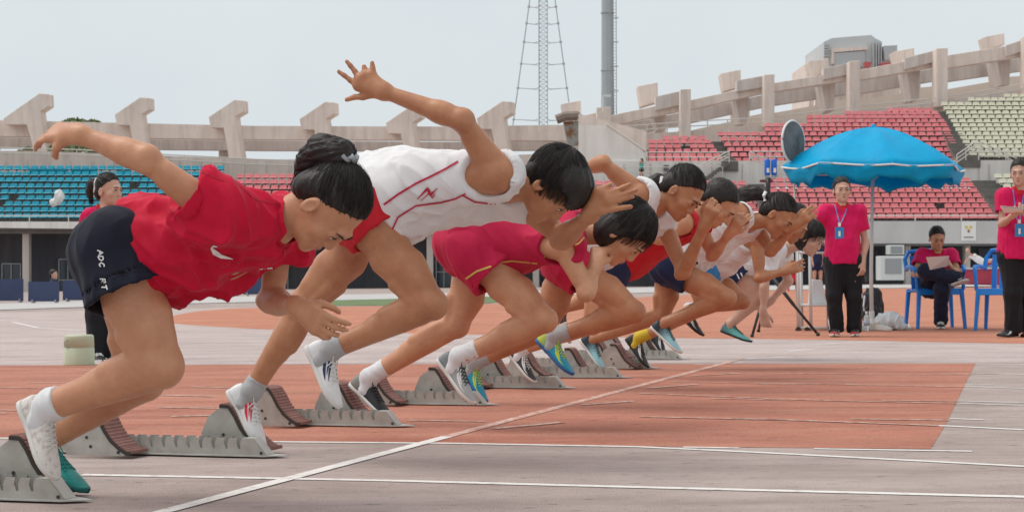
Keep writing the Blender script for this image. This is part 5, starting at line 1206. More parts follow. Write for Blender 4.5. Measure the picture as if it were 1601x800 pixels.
R8 = runner(7, 'farthest runner in white short sleeved shirt, teal shoe in the air, arm straight down',
  dict(P=(1148, 416), C=(1188, 402), N=(1228, 388), H=(1266, 371), a=34, yaw=8,
    sh=[(1203, 395), (1222, 398)], el=[(1195, 450, -.17), (1232, 440, .2)], wr=[(1193, 487, -.16), (1205, 470, .18)],
    hip=[(1146, 424), (1150, 424)], kn=[(1190, 463), (1108, 474)], an=[(1147, 512), (1040, 528)], heel=[(1130, 520), (1018, 530)], toe=[(1173, 536), (1036, 553)],
    hand=[{'tip': (1197, 510, -.15), 'back': 'n', 'thumb': 'F', 'curl': .75}, {'tip': (1190, 480, .18), 'back': 'n', 'thumb': 'u', 'curl': .5}]),
  dict(m=.93, leg=.86, arm=.9, head=.97, female=True, skin=SK3, hair='bob', seed=23, strands=600, shirt=C_white, sleeve=.5, slw=.07, gap=.018, hem=.02, shorts=C_navy, legs=.34, legw=.125, sgap=.02, sock=None, shoes=(MS['tealg'], MS['blk'])), .007)
bv = bvh_of(R8['shorts']); strip_on(bv, [([(1152, 428), (1158, 440)], 1.8), ([(1158, 426), (1164, 438)], 1.8)], 'white_stripe', C_logo, R8['shorts'])

# ------------------------------------------------------------------ officials and onlookers
def official(label, D, base, d, st, res=.008, grp=None):
    Q_ = lambda v: P(v[0], v[1], D + (v[2] if len(v) > 2 else 0)); J = {k: Q_(d[k]) for k in ('P', 'C', 'N', 'H')}
    J['hf'], J['hu'] = np.array(d['hf'], float), np.array(d.get('hu', (0, 0, 1)), float)
    for k in ('sh', 'el', 'wr', 'hip', 'kn', 'an', 'heel', 'toe'): J[k] = [Q_(x) for x in d[k]]
    J['hand'] = [None if h is None else {'d': np.array(Q_(h['tip']) - J['wr'][i]), 'back': h['back'], 'thumb': h['thumb'], 'curl': h.get('curl', .45)} for i, h in enumerate(d['hand'])]
    o = human(label, grp, J, st, tuple(base), res); o['J'] = J; return o
def lanyard(o, D, pts, badge):
    mb = MB(); bv = bvh_of(o['shirt']); strip_on(bv, [(p, 1.6) for p in pts], 'lanyard', M('blue_lanyard', (.12, .28, .62), .6), o['root'], .006)
    x, y, w_, h_ = badge; mb = MB()
    hit = bv.ray_cast(C0, ray(x, y + h_ / 2).normalized())[0]; Db = (hit.y if hit else D) - .02
    mb.ext(pol([(x - w_ / 2, y), (x + w_ / 2, y), (x + w_ / 2, y + h_), (x - w_ / 2, y + h_)], Db), (0, .006, 0)); b = mb.build('badge', M('blue_badge', (.03, .22, .50), .35), o['root'])
    mb = MB(); mb.ext(pol([(x - w_ * .12, y + h_ * .35), (x + w_ * .12, y + h_ * .35), (x + w_ * .12, y + h_ * .8), (x - w_ * .12, y + h_ * .8)], Db - .004), (0, .003, 0)); mb.ext(pol([(x - 2, y - 7), (x + 2, y - 7), (x + 2, y - 1), (x - 2, y - 1)], Db), (0, .006, 0)); mb.build('badge_print', C_logo, b)
SH_O = (U_blk, S_wh, L_w, T_red); U_or = M('red_grey_trainer', (.45, .03, .03), .6, c2=(.12, .12, .12), sc=25, lo=.45, hi=.55)
bp = G(1319, 526); D1 = bp.y
O1 = official('official in pink red polo standing left of the umbrella pole, blue badge', D1, bp,
  dict(P=(1318, 402), C=(1318, 358, .0), N=(1316, 322), H=(1316, 297), hf=(.03, -1, -.02), sh=[(1291, 331), (1343, 331)], el=[(1262, 352, -.12), (1353, 378, .02)], wr=[(1247, 362, -.38), (1349, 410, -.06)],
    hip=[(1306, 410), (1331, 410)], kn=[(1304, 462, -.02), (1335, 462, -.02)], an=[(1307, 512, .02), (1336, 512, .02)], heel=[(1307, 524.5, .08), (1336, 524.5, .08)], toe=[(1305, 526, -.18), (1338, 526, -.18)],
    hand=[{'tip': (1246, 346, -.40), 'back': (0, -1, 0), 'thumb': (1, 0, 0), 'curl': .9}, {'tip': (1349, 428, -.1), 'back': (.6, -.8, 0), 'thumb': (-1, 0, 0), 'curl': .5}]),
  dict(m=.93, head=1.02, skin=SK3, hair='crop', seed=31, strands=700, shirt=C_pinkred, sleeve=.62, slw=.070, gap=.014, loose=.022, hem=.05, fold=.010, shorts=C_trous, legs=2, sgap=.014, collar=C_redsh, shoes=(U_or, S_wh, L_b, T_w)))
lanyard(O1, D1, [([(1306, 318), (1309, 332), (1313, 352)], 0), ([(1325, 318), (1320, 335), (1314, 352)], 0)], (1313, 356, 14, 18)) if False else lanyard(O1, D1, [[(1305, 318), (1308, 332), (1313, 350)], [(1326, 318), (1321, 335), (1314, 350)]], (1312.5, 355, 14, 18))
bv = bvh_of(O1['shorts']); strip_on(bv, [([(1289, 425), (1291, 470), (1297, 515)], 1.4), ([(1348, 430), (1348, 470), (1349, 515)], 1.2)], 'white_side_stripe', C_logo, O1['shorts'])
bp = G(1582, 527); D2 = bp.y
O2 = official('official in pink red polo at the right edge holding papers in both hands', D2, bp,
  dict(P=(1592, 392), C=(1592, 342), N=(1594, 298), H=(1594, 270, -.03), hf=(-.42, -.88, -.12), sh=[(1571, 308), (1618, 306)], el=[(1567, 350, -.02), (1628, 352, 0)], wr=[(1582, 338, -.28), (1612, 338, -.28)],
    hip=[(1582, 402), (1604, 402)], kn=[(1584, 458, -.03), (1608, 458, .05)], an=[(1583, 511, 0), (1612, 511, .1)], heel=[(1590, 525, .04), (1618, 524, .12)], toe=[(1560, 526.5, -.10), (1600, 526, -.08)],
    hand=[{'tip': (1596, 330, -.36), 'back': (0, -.3, -1), 'thumb': (0, -1, 0), 'curl': .6}, {'tip': (1598, 332, -.36), 'back': (0, -.3, -1), 'thumb': (0, -1, 0), 'curl': .6}]),
  dict(m=1.0, head=1.02, skin=SK3, hair='crop', seed=32, strands=700, shirt=C_pinkred, sleeve=.55, slw=.074, gap=.016, loose=.03, hem=.06, fold=.010, shorts=C_trous, legs=2, sgap=.014, collar=C_redsh, shoes=MS['blk']))
lanyard(O2, D2, [[(1583, 292), (1586, 315), (1592, 352)], [(1601, 300), (1598, 320), (1593, 352)]], (1594, 350, 14, 20))
pa = empty('paper_sheets', P(1588, 326, D2 - .42), label='white paper sheets held by the official at the right edge', cat='papers')
for i in range(2): mb = MB(); mb.ext([P(1564, 322 + i * 2, D2 - .48), P(1600, 325 + i * 2, D2 - .50), P(1600, 330 + i * 2, D2 - .34), P(1570, 331 + i * 2, D2 - .34)], (0, 0, .002)); mb.build('sheet', M('paper_white', (.78, .78, .76), .7), pa)
bp = G(1470, 513.5); D3 = bp.y
O3 = official('seated official in pink red polo, legs crossed, reading a sheet', D3, bp,
  dict(P=(1463, 444, .22), C=(1464, 416, .18), N=(1465, 394, .14), H=(1465, 372, .08), hf=(.02, -.93, -.36), hu=(0, -.36, .93), sh=[(1443, 399, .14), (1487, 399, .14)], el=[(1430, 428, .0), (1499, 428, .0)], wr=[(1447, 430, -.22), (1487, 418, -.30)],
    hip=[(1453, 450, .16), (1474, 450, .16)], kn=[(1447, 424, -.28), (1472, 452, -.32)], an=[(1490, 437, -.42), (1471, 500, -.22)], heel=[(1492, 446, -.46), (1471, 512, -.14)], toe=[(1513, 440, -.60), (1472, 514.5, -.40)],
    hand=[{'tip': (1458, 420, -.36), 'back': (-1, -.3, 0), 'thumb': (0, 0, 1), 'curl': .7}, {'tip': (1482, 408, -.38), 'back': (1, -.3, 0), 'thumb': (0, 0, 1), 'curl': .7}]),
  dict(m=.98, head=1.02, skin=SK1, hair='crop', hair_label='short greying hair', seed=33, strands=700, shirt=C_pinkred, sleeve=.55, slw=.072, gap=.014, loose=.02, hem=.02, fold=.010, shorts=cm('dark_navy_trousers', (.016, .02, .045)), legs=2, sgap=.010, collar=C_redsh, sock=C_sockg, sockh=.08, shoes=MS['bw']))
pa = empty('paper_sheet', P(1468, 410, D3 - .40), label='white folded sheet held in the lap of the seated official', cat='papers')
mb = MB(); mb.ext([P(1448, 402, D3 - .50), P(1484, 400, D3 - .52), P(1482, 416, D3 - .40), P(1454, 422, D3 - .40)], (0, .003, .001)); mb.build('sheet', M('paper_white', (.78, .78, .76), .7), pa)
# girl behind the nearest runner
bp = G(156, 566); D0 = bp.y + .35
GY = official('young woman in pink red shirt and black trousers standing behind the nearest runner', D0, bp,
  dict(P=(160, 415), C=(160, 370), N=(163, 326), H=(170, 297), hf=(.86, -.48, -.06), sh=[(142, 340), (186, 340)], el=[(134, 395, .02), (192, 395, .05)], wr=[(136, 440, -.05), (190, 440, .02)],
    hip=[(150, 425), (172, 425)], kn=[(150, 492), (172, 492, .05)], an=[(150, 543), (176, 543, .05)], heel=[(148, 562, .04), (172, 562, .08)], toe=[(162, 567, -.18), (190, 566, -.1)],
    hand=[{'tip': (138, 462, -.08), 'back': (-1, 0, 0), 'thumb': (0, -1, 0), 'curl': .5}, {'tip': (190, 462, 0), 'back': (1, 0, 0), 'thumb': (0, -1, 0), 'curl': .5}]),
  dict(m=.86, head=1.05, female=True, skin=SK3, hair='tail', hair_label='black hair tied back with a pale band', seed=36, strands=600, shirt=C_pinkred, sleeve=.6, gap=.018, loose=.02, hem=.04, shorts=C_trous, legs=2, sgap=.012, collar=C_redsh, sock=C_sockw, sockh=.04, shoes=MS['bw']), .006)
v, q = tail_geo([P(154, 290, D0 + .06), P(146, 288, D0 + .08), P(142, 298, D0 + .09), P(142, 312, D0 + .09)], [.03, .042, .036, .012], 9, 120); o = bpy.data.objects.new('ponytail', npmesh('ponytail', v - np.array(wloc(GY['hair']), np.float32), q, M_hair)); link(o, GY['hair'])
mb = MB(); mb.tube([P(151, 278, D0 - .02), P(148, 285, D0 - .03), P(147.5, 296, D0 - .03), P(148, 308, D0 + .0)], .008, 6); mb.build('hair_band', C_logo, GY['hair'])

# ------------------------------------------------------------------ equipment
W1 = 2750.0
def frame_box(): pass
# lane marker drum
b = G(124, 570); dm = empty('lane_marker_drum', b, label='cream green round plastic drum standing left of the young woman on the track', cat='marker')
M_cream = M('cream_green_plastic', (.50, .53, .38), .45, c2=(.44, .47, .33), sc=12); r = 24 * b.y / FPX; h = 47 * b.y / FPX
mb = MB(); mb.lathe([(r * 1.0, 0), (r * .985, .008), (r * .97, h * .56), (r * .93, h * .57), (r * .93, h * .60), (r * .965, h * .61), (r * .94, h * .93), (r * .92, h * .97), (r * .84, h), (.0001, h)], b, 40); mb.build('drum', M_cream, dm, True)
mb = MB(); c = b + Vector((-r * .55, -r * .80, h * .72)); mb.tube([c + Vector((math.cos(a) * .022, 0, math.sin(a) * .026)) for a in [i * PI / 8 for i in range(17)]], .003, 5); mb.build('moulded_ring', M('dull_print', (.3, .33, .28), .7), dm)
# umbrella
b = G(1363, 516); DU_ = b.y; um = empty('beach_umbrella', b, label='large bright blue beach umbrella with white edged valance on a pale pole', cat='umbrella')
M_umb = M('bright_blue_nylon', (.0, .50, .84), .5, c2=(.0, .43, .76), sc=5, bump=.5, bsc=22, bdist=.012, spec=.25); M_pole = M('pale_pole', (.62, .62, .60), .4)
top = P(1366, 199, DU_); S_ = DU_ / FPX; Rr = 143 * S_; NP = 8; ring = 10; tl = math.radians(-3)
mb = MB(); em = MB(); vs = []; n = NP * 6
tilt = Matrix.Rotation(math.radians(1.5), 3, 'Y')
def canopy(f, a):
    u_ = (a / (2 * PI) * NP) % 1; sag = math.sin(PI * u_); rr = Rr * f * (1 - .085 * sag * f ** 2); z = -(64 * S_) * (f ** 1.75) - .13 * sag * f * (1 - f) - .02 * sag * f + .012 * math.sin(a * 5) * f
    return top + tilt @ Vector((rr * math.cos(a), rr * math.sin(a), z))
A0 = PI / NP + .2; translucent(M_umb, .3)
for i in range(ring + 1):
    for k in range(n): vs.append(canopy(max(i / ring, .001), A0 + 2 * PI * k / n - A0 % (2 * PI / NP) + .25 - .25))
fs = [(i * n + k, i * n + (k + 1) % n, (i + 1) * n + (k + 1) % n, (i + 1) * n + k) for i in range(ring) for k in range(n)]
mb.add(vs, fs); oc = mb.build('canopy', M_umb, um, True); sm = oc.modifiers.new('thick', 'SOLIDIFY'); sm.thickness = .002
mb = MB(); vs = []
for i in range(4):
    for k in range(n):
        e = Vector(canopy(1.0, 2 * PI * k / n)); u_ = (k / n * NP) % 1; dp = (.115 + .05 * abs(math.sin(PI * u_)) + .03 * math.sin(k * 2.3)) * i / 3
        out = (e - top); out.z = 0; out.normalize(); vs.append(e + out * (-.05 * i / 3 + .02 * math.sin(k * 1.7 + i)) - UZ * dp)
mb.add(vs, [(i * n + k, i * n + (k + 1) % n, (i + 1) * n + (k + 1) % n, (i + 1) * n + k) for i in range(3) for k in range(n)])
ov = mb.build('valance', M_umb, oc, True); sm = ov.modifiers.new('thick', 'SOLIDIFY'); sm.thickness = .002
mb = MB(); mb.tube([Vector(canopy(1.003, 2 * PI * k / n)) - UZ * .004 for k in range(n + 1)], .010, 5); mb.build('white_edging', C_logo, oc, True)
for k in range(NP):
    mb = MB(); a = 2 * PI * k / NP; mb.tube([Vector(canopy(f, a)) - UZ * .012 for f in (.05, .3, .6, .98)], .005, 5); mb.tube([top - UZ * .55, Vector(canopy(.5, a)) - UZ * .015], .004, 5); mb.build('rib', M_railg, um)
for k in range(NP):
    mb = MB(); a = 2 * PI * k / NP; mb.tube([Vector(canopy(f, a)) + UZ * .001 for f in (.02, .2, .4, .6, .8, 1.0)], .0035, 4); mb.build('seam', M('blue_seam_tape', (.0, .36, .66), .6), oc)
mb = MB(); mb.lathe([(.03, -.02), (.03, .0), (.018, .03), (.0001, .035)], top, 10); mb.build('cap', M_umb, um)
mb = MB(); mb.tube([b + UZ * .05, P(1362, 420, DU_), top - UZ * .01], [.022, .019, .016], 10); mb.build('pole', M_pole, um, True)
mb = MB()
for a in (.4, 1.97, 3.54, 5.11): mb.ext([b + Vector((math.cos(a + .1) * .04, math.sin(a + .1) * .04, .006)), b + Vector((math.cos(a) * .30, math.sin(a) * .30, .006)), b + Vector((math.cos(a) * .30, math.sin(a) * .30, .03)), b + Vector((math.cos(a + .1) * .04, math.sin(a + .1) * .04, .08))], Vector((-math.sin(a), math.cos(a), 0)) * .045)
mb.lathe([(.05, .006), (.05, .07), (.03, .12), (.03, .2), (.0001, .2)], b, 12); mb.build('cross_foot', M('white_plastic_foot', (.66, .66, .62), .5), um)
# blue plastic armchairs
M_bpl = M('blue_chair_plastic', (.012, .22, .72), .35, c2=(.02, .26, .78), sc=4)
def chair(b, rz, label):
    root = empty('plastic_armchair', b, rz, label=label, cat='chair', group='blue plastic armchairs by the umbrella')
    def bl(nm, mb, par=root, bv_=.006, sm=False):
        o = bpy.data.objects.new(nm, mb.mesh(nm, M_bpl, sm)); link(o, par); bvv = o.modifiers.new('bevel', 'BEVEL'); bvv.width = bv_; bvv.segments = 2; bvv.limit_method = 'ANGLE'; return o
    for sx in (-1, 1):
        for sy in (-1, 1):
            mb = MB(); x, y = sx * .235, sy * .20; top_ = .42 if sy < 0 else .42
            mb.ext([(x - sx * .03, y + .012, .42), (x + sx * .014, y + .012, .42), (x + sx * .035, y + .012 + sy * .03, 0), (x + sx * .005, y + .012 + sy * .03, 0)], (0, -.045, 0)); bl('leg', mb)
    mb = MB(); mb.ext([(-.25, -.22, .43), (.25, -.22, .43), (.25, .22, .40), (-.25, .22, .40)], (0, 0, -.022)); mb.ext([(-.25, -.22, .43), (.25, -.22, .43), (.25, -.235, .36), (-.25, -.235, .36)], (0, .015, 0)); bl('seat', mb)
    for i in range(5):
        mb = MB(); x0 = -.19 + i * .08; mb.ext([(x0, .20, .41), (x0 + .055, .20, .41), (x0 + .055, .27, .78), (x0, .27, .78)], (0, .012, 0)); bl('back_slat', mb, bv_=.003)
    mb = MB(); mb.tube([(-.25, .18, .62), (-.25, .25, .74), (-.2, .27, .82), (0, .285, .84), (.2, .27, .82), (.25, .25, .74), (.25, .18, .62)], .024, 8); bl('back_rim', mb, sm=True, bv_=.001)
    for sx in (-1, 1): mb = MB(); mb.tube([(sx * .25, .2, .64), (sx * .275, .05, .655), (sx * .275, -.14, .65), (sx * .262, -.21, .62), (sx * .25, -.215, .50), (sx * .245, -.21, .41)], [.024, .024, .024, .024, .020, .020], 8); bl('armrest', mb, sm=True, bv_=.001)
    return root
c3 = G(1467, 513.5); chair((c3.x, c3.y + .15, 0), .05, 'blue plastic armchair under the seated official')
c4 = G(1577, 516); chair((c4.x, c4.y + .1, 0), math.radians(-28), 'empty blue plastic armchair behind the official at the right edge')
# tripod with two blue canisters
b = G(1212, 524.5); DT = b.y; tp = empty('tripod', b, label='black tripod stand with long spread legs behind the far runners', cat='tripod')
apex = P(1203, 428, DT)
for e in (G(1176, 527), G(1279, 525), G(1186, 519)):
    mb = MB(); mb.tube([apex, apex.lerp(e, .5), apex.lerp(e, .52), e + UZ * .015], [.020, .018, .014, .013], 8); mb.tube([e + UZ * .03, e], .018, 8); mb.build('leg', M('black_tripod_tube', (.025, .025, .03), .35), tp, True)
mb = MB(); mb.tube([apex, P(1201, 300, DT), P(1201, 278, DT)], [.022, .022, .026], 8); mb.build('post', M('black_tripod_tube', (.025, .025, .03), .35), tp, True)
mb = MB(); mb.tube([P(1192, 283, DT), P(1208, 283, DT)], .014, 6); mb.lathe([(.02, -.012), (.02, .012)], P(1191, 283, DT), 8); mb.build('clamp', M('dark_red_knob', (.15, .03, .03), .5), tp)
mb = MB(); mb.tube([P(1196, 273, DT), P(1199, 278, DT), P(1212, 278, DT), P(1215, 273, DT)], .012, 6); mb.build('yoke', M_railg, tp)
M_cn = M('blue_canister', (.01, .14, .60), .3); 
for x, lab in ((1199.7, 'left one of two blue gas canisters clamped on top of the black tripod'), (1210.3, 'right one of two blue gas canisters clamped on top of the black tripod')):
    c = P(x, 273, DT); r = 4.6 * DT / FPX; h = 24 * DT / FPX; cnr = empty('canister', c, label=lab, cat='canister', group='two blue canisters on the tripod')
    mb = MB(); mb.lathe([(r * .7, -.01), (r, .004), (r, h * .93), (r * .8, h), (.0001, h)], c, 16); mb.build('can', M_cn, cnr, True)
    mb = MB(); mb.tube([c + UZ * h, c + UZ * (h + .05)], .006, 6); mb.build('valve', M_railg, cnr)
    mb = MB()
    for i in range(7): a = -1.9 + i * .14; mb.add([c + Vector((math.cos(a + j) * r * 1.03, math.sin(a + j) * r * 1.03, z)) for j, z in ((0, h * .12), (.14, h * .12), (.14, h * .42), (0, h * .42))], [(0, 1, 2, 3)])
    mb.build('white_mark', C_logo, cnr)
# signal disc on a pole with its trolley frame
b = G(1247, 517); DD = b.y; ds = empty('signal_disc', b, label='round dark grey disc with white rim on a thin pale pole left of the umbrella', cat='disc')
c = P(1240, 222, DD); rx = 21 * DD / FPX; rz_ = 33 * DD / FPX; yw = math.radians(50); ax_ = Vector((math.cos(yw), math.sin(yw), 0)); axn = Vector((math.sin(yw), -math.cos(yw), 0)); R_ = rz_
mb = MB(); mb.lathe([(R_ * .97, 0), (R_ * .97, .012), (.0001, .014)], c, 48, (ax_, UZ, axn)); mb.build('disc_plate', M('dark_disc_face', (.12, .115, .11), .95, c2=(.24, .23, .22), sc=4, spec=.0, bump=.8, bsc=60, bdist=.01), ds)
mb = MB(); mb.tube([c + ax_ * (R_ * math.cos(a)) + UZ * (R_ * math.sin(a)) for a in [2 * PI * i / 40 for i in range(41)]], .012, 6); mb.build('rim', C_logo, ds, True)
mb = MB(); mb.tube([c - UZ * R_, P(1244, 350, DD), P(1247, 515, DD)], .009, 8); mb.build('pole', M_pole, ds, True)
b = G(1262, 518); tr = empty('metal_trolley', b, label='white tubular metal trolley frame standing left of the standing official', cat='trolley')
dk = .5
for x, dy in ((1247, 0), (1266, 0), (1293, .0), (1252, dk), (1296, dk)):
    y1 = 517 if dy == 0 else 512; mb = MB(); mb.tube([P(x, 392, DD + dy), P(x + 2, y1, DD + dy)], .017, 8); mb.build('upright', M_pole, tr, True)
for y in (395, 477, 512): 
    mb = MB(); a, b2, c2, d2 = P(1247, y, DD), P(1294, y, DD), P(1297, y - (0 if y > 450 else 0), DD + dk), P(1252, y, DD + dk); mb.tube([a, b2], .013, 8); mb.tube([b2, c2], .013, 8); mb.tube([c2, d2], .013, 8); mb.tube([d2, a], .013, 8); mb.build('crossbar', M_pole, tr, True)
mb = MB(); mb.ext([P(1250, 478, DD), P(1292, 478, DD), P(1294, 476, DD + dk), P(1254, 476, DD + dk)], (0, 0, .01)); mb.build('shelf', M('white_shelf', (.66, .67, .68), .5), tr)
for x in (1248, 1262): mb = MB(); mb.tube([P(x, 515, DD - .03), P(x, 515, DD + .03)], .03, 10); mb.build('wheel', M_rubd, tr)
bx = empty('equipment_case', P(1280, 476, DD + .2), label='white case standing on the trolley shelf', cat='case')
mb = MB(); mb.ext([P(1268, 475, DD + .15), P(1292, 475, DD + .15), P(1286, 438, DD + .15), P(1270, 436, DD + .15)], (0, .2, 0)); mb.build('case_body', M('white_shelf', (.66, .67, .68), .5), bx, bevel=.01)
# backpack, helmet-like white bag, bottle by the umbrella foot
b = G(1364, 511); bpk = empty('backpack', b, label='black backpack slumped against the umbrella pole with white straps', cat='backpack'); Db = b.y + .15; M_bag = M('black_nylon_bag', (.018, .018, .02), .6, c2=(.04, .04, .045), sc=10, bump=.6, bsc=30, bdist=.01)
S = Sdf(); cc = np.array(P(1362, 482, Db)); E3 = np.eye(3); S.ell(cc, E3, (.13, .09, .19), k=.05); S.ell(cc + [0, -.07, -.07], E3, (.10, .05, .09), k=.04); S.ell(cc + [.02, 0, .14], E3, (.08, .06, .10), k=.05)
V, Q = S.mesh(.008); V = folds(V, Q, .02, [0, 0, 1], 12); o = bpy.data.objects.new('bag', npmesh('bag', V - np.array(b, np.float32), Q, M_bag)); link(o, bpk)
mb = MB(); mb.tube([P(1347, 466, Db - .12), P(1344, 480, Db - .15), P(1346, 500, Db - .14), P(1349, 512, Db - .1)], .012, 6); mb.tube([P(1352, 462, Db - .12), P(1350, 478, Db - .15), P(1351, 486, Db - .15)], .010, 6); mb.build('strap', C_logo, bpk)
mb = MB(); mb.tube([P(1357, 440, Db), P(1352, 420, Db + .05), P(1353, 385, Db + .1), P(1354, 354, Db + .12)], [.03, .022, .012, .009], 7); mb.build('black_rod', M_bag, bpk)
b = G(1390, 516); wb = empty('white_bag', b, label='crumpled white plastic bag on the ground right of the umbrella foot', cat='bag'); S = Sdf(); cc = np.array(b) + [0, 0, .09]
S.ell(cc, E3, (.15, .10, .095), k=.03, caps=[(np.array(b) + [0, 0, .004], (0, 0, -1))]); S.ell(cc + [.10, -.02, -.05], E3, (.09, .06, .035), k=.03); V, Q = S.mesh(.006); V = folds(V, Q, .02, [.3, 0, 1], 16); V = np.maximum(V, np.array([-1e9, -1e9, .004], np.float32))
o = bpy.data.objects.new('bag', npmesh('bag', V - np.array(b, np.float32), Q, M('white_plastic_bag', (.72, .74, .74), .35, c2=(.6, .64, .65), sc=9))); link(o, wb)
b = G(1421, 513.5); bd_ = empty('flat_board', b, label='flat pale board lying right of the crumpled white bag', cat='board'); mb = MB(); mb.ext([G(1398, 515, .004), G(1425, 515, .004), G(1421, 509.5, .004), G(1392, 509.5, .004)], (0, 0, .02)); mb.build('board', M('pale_board', (.62, .60, .55), .7), bd_)
b = G(1355, 517.5); bo = empty('water_bottle', b, label='small clear water bottle standing before the black backpack', cat='bottle'); M_pet = M('clear_bottle', (.75, .82, .85), .08, trans=.75, spec=.5)
mb = MB(); mb.lathe([(.028, .004), (.032, .01), (.032, .13), (.028, .15), (.012, .175), (.012, .19), (.0001, .19)], b, 16); mb.build('bottle_body', M_pet, bo, True); mb = MB(); mb.lathe([(.014, .183), (.014, .203), (.0001, .204)], b, 12); mb.build('cap', C_logo, bo)
mb = MB(); mb.lathe([(.0325, .06), (.0325, .11)], b, 16); mb.build('label_band', M('bottle_label', (.35, .42, .5), .5), bo, True)
# ------------------------------------------------------------------ small far things
def low(label, D, base, d, shirt, shorts, m=1.0, hair='crop', grp=None, legs=.5):
    return official(label, D, base, d, dict(m=m, skin=SK3, hair=hair, strands=0, face=False, shirt=shirt, sleeve=.4, gap=.02, fold=.0, sfold=.0, cres=.03, shorts=shorts, legs=legs, sgap=.02, shoes=MS['bw'], head=1.1), .025, grp)
def standing(x, yt, yb, D, f=(0, -1, 0)):
    h = yb - yt; q = lambda u_, v_, dy=0: (x + u_ * h, yt + v_ * h, dy); s_ = abs(f[1]); sw = .11 * max(s_, .35)
    return dict(P=q(0, .48), C=q(0, .33), N=q(0, .19), H=q(0, .08), hf=f, sh=[q(-sw, .21), q(sw, .21)], el=[q(-sw * 1.25, .37), q(sw * 1.25, .37)], wr=[q(-sw * 1.1, .49, -.08), q(sw * 1.1, .49, -.08)], hip=[q(-.05, .51), q(.05, .51)], kn=[q(-.06, .74, -.03), q(.06, .74, -.03)], an=[q(-.06, .95), q(.06, .95)], heel=[q(-.06, .99, .06), q(.06, .99, .06)], toe=[q(-.07, 1.0, -.16), q(.07, 1.0, -.16)], hand=[{'tip': q(-sw, .56, -.1), 'back': (-1, 0, 0), 'thumb': (0, -1, 0)}, {'tip': q(sw, .56, -.1), 'back': (1, 0, 0), 'thumb': (0, -1, 0)}])
C_tealt = cm('teal_top', (.03, .35, .33)); 
low('tiny far spectator in teal top on the concourse behind the railing', DU - 1.0, P(1003, 281, DU - 1), standing(1003, 249, 281, DU - 1.0, (-.8, -.6, 0)), C_tealt, C_trous, m=.62)
b = G(1278, 455); low('distant person in dark navy singlet and shorts standing behind the trolley', b.y, b, standing(1278, 373, 455, b.y, (-.7, -.7, 0)), C_navy, C_navy, m=.98)
b = G(1500, 449); mt = empty('landing_mat', b, label='faded red padded landing mat lying far behind the seated official', cat='mat'); M_mat = M('faded_red_vinyl', (.45, .06, .10), .5, c2=(.38, .04, .08), sc=1.5, bump=.4, bsc=4, bdist=.02)
Dm = b.y; mb = MB(); slab(mb, [(1496, 444), (1574, 446), (1574, 421), (1540, 419), (1500, 422), (1494, 434)], Dm, 2.2); mb.build('pad', M_mat, mt, bevel=.05)
mb = MB(); slab(mb, [(1500, 419), (1570, 417), (1570, 420), (1500, 421.5)], Dm - .05, 2.2); mb.build('top_cover', M('pale_vinyl', (.55, .57, .62), .5), mt)
mt = empty('landing_mat', G(1590, 449), label='blue padded landing mat stacked behind the empty armchair', cat='mat'); mb = MB(); slab(mb, [(1552, 404), (1640, 402), (1640, 416), (1552, 416)], Dm + 2.4, 2); mb.build('pad', M_bpl, mt, bevel=.05)
b = (P(1530, 416, Dm + .8)); low('distant person in red and white kit lounging on the red landing mat', Dm + .8, b, dict(P=(1540, 411), C=(1530, 406), N=(1520, 399), H=(1512, 391), hf=(.2, -.8, .3), sh=[(1518, 401), (1524, 399)], el=[(1510, 408), (1530, 404)], wr=[(1506, 415), (1536, 410)], hip=[(1541, 413), (1543, 411)], kn=[(1553, 405, -.2), (1558, 408, .1)], an=[(1563, 414, -.2), (1568, 414, .1)], heel=[(1564, 416, -.15), (1569, 416, .1)], toe=[(1571, 414, -.3), (1576, 414, .1)], hand=[None, None]), C_white, C_redsh, m=.8)
ac = empty('air_conditioner', P(1393, 438, 84), label='large white air conditioner cabinet standing under the far stand', cat='air conditioner'); mb = MB(); slab(mb, [(1376, 400), (1414, 400), (1414, 438), (1376, 438)], 84, 1); mb.build('housing', M('ac_white', (.62, .63, .62), .5), ac, bevel=.03)
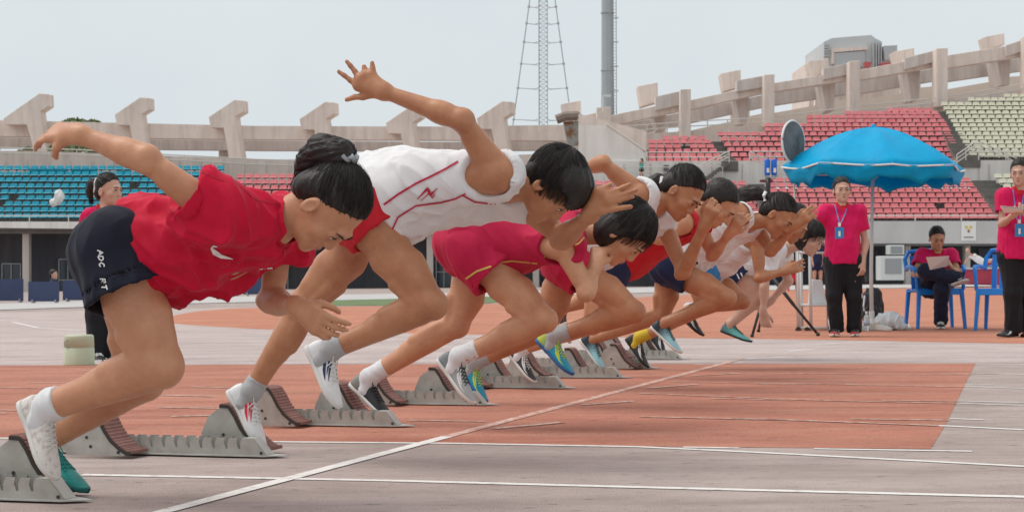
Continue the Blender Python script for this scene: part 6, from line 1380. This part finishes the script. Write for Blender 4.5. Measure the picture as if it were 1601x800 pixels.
mb = MB(); slab(mb, [(1384, 404), (1410, 404), (1410, 428), (1384, 428)], 83.97, .1); mb.build('grille', M('ac_grille', (.30, .31, .32), .6), ac)
ac = empty('air_conditioner', P(1403, 398, 86), label='smaller white air conditioner hung above the big cabinet under the far stand', cat='air conditioner'); mb = MB(); slab(mb, [(1390, 383), (1414, 383), (1414, 398), (1390, 398)], 86, .8); mb.build('housing', M('ac_white', (.62, .63, .62), .5), ac, bevel=.03)
mb = MB(); slab(mb, [(1393, 385), (1411, 385), (1411, 396), (1393, 396)], 85.97, .1); mb.build('grille', M('ac_grille', (.30, .31, .32), .6), ac)
b = G(1241, 455); rc = empty('red_plastic_chair', b, label='small distant red plastic stool chair behind the reaching hand', cat='chair'); s_ = b.y / FPX
for dx, dy in ((-8, 0), (8, 0), (-6, .3), (6, .3)): mb = MB(); mb.tube([b + Vector((dx * s_, dy, 0)), b + Vector((dx * s_ * .8, dy, 16 * s_))], .02, 5); mb.build('leg', M('red_plastic', (.62, .02, .06), .4), rc)
mb = MB(); mb.box(b + Vector((0, .15, 16.5 * s_)), (16 * s_, .36, .03)); mb.build('seat', M('red_plastic', (.62, .02, .06), .4), rc); mb = MB(); mb.box(b + Vector((0, .34, 22 * s_)), (15 * s_, .03, 9 * s_)); mb.build('backrest', M('red_plastic', (.62, .02, .06), .4), rc)
b = G(88, 472); low('distant person in dark clothes crouching by the far left barrier boards', b.y, b, standing(84, 425, 471, b.y, (.9, -.3, 0)), cm('dark_grey_top', (.05, .06, .09)), C_trous, m=.5)
o = P(92, 318, DL - 1.0); ws = empty('white_sack', o, label='small blurry white sack hanging on the railing before the blue seats', cat='bag'); S = Sdf(); S.ell(np.array(P(92, 308, DL - 1)), E3, (.22, .15, .33), k=.1); S.ell(np.array(P(84, 316, DL - 1)), E3, (.15, .12, .2), k=.1); V, Q = S.mesh(.04); V = folds(V, Q, .08, [0, 0, 1], 4)
w_ = bpy.data.objects.new('sack', npmesh('sack', V - np.array(o, np.float32), Q, M('white_plastic_bag', (.72, .74, .74), .35, c2=(.6, .64, .65), sc=9))); link(w_, ws)
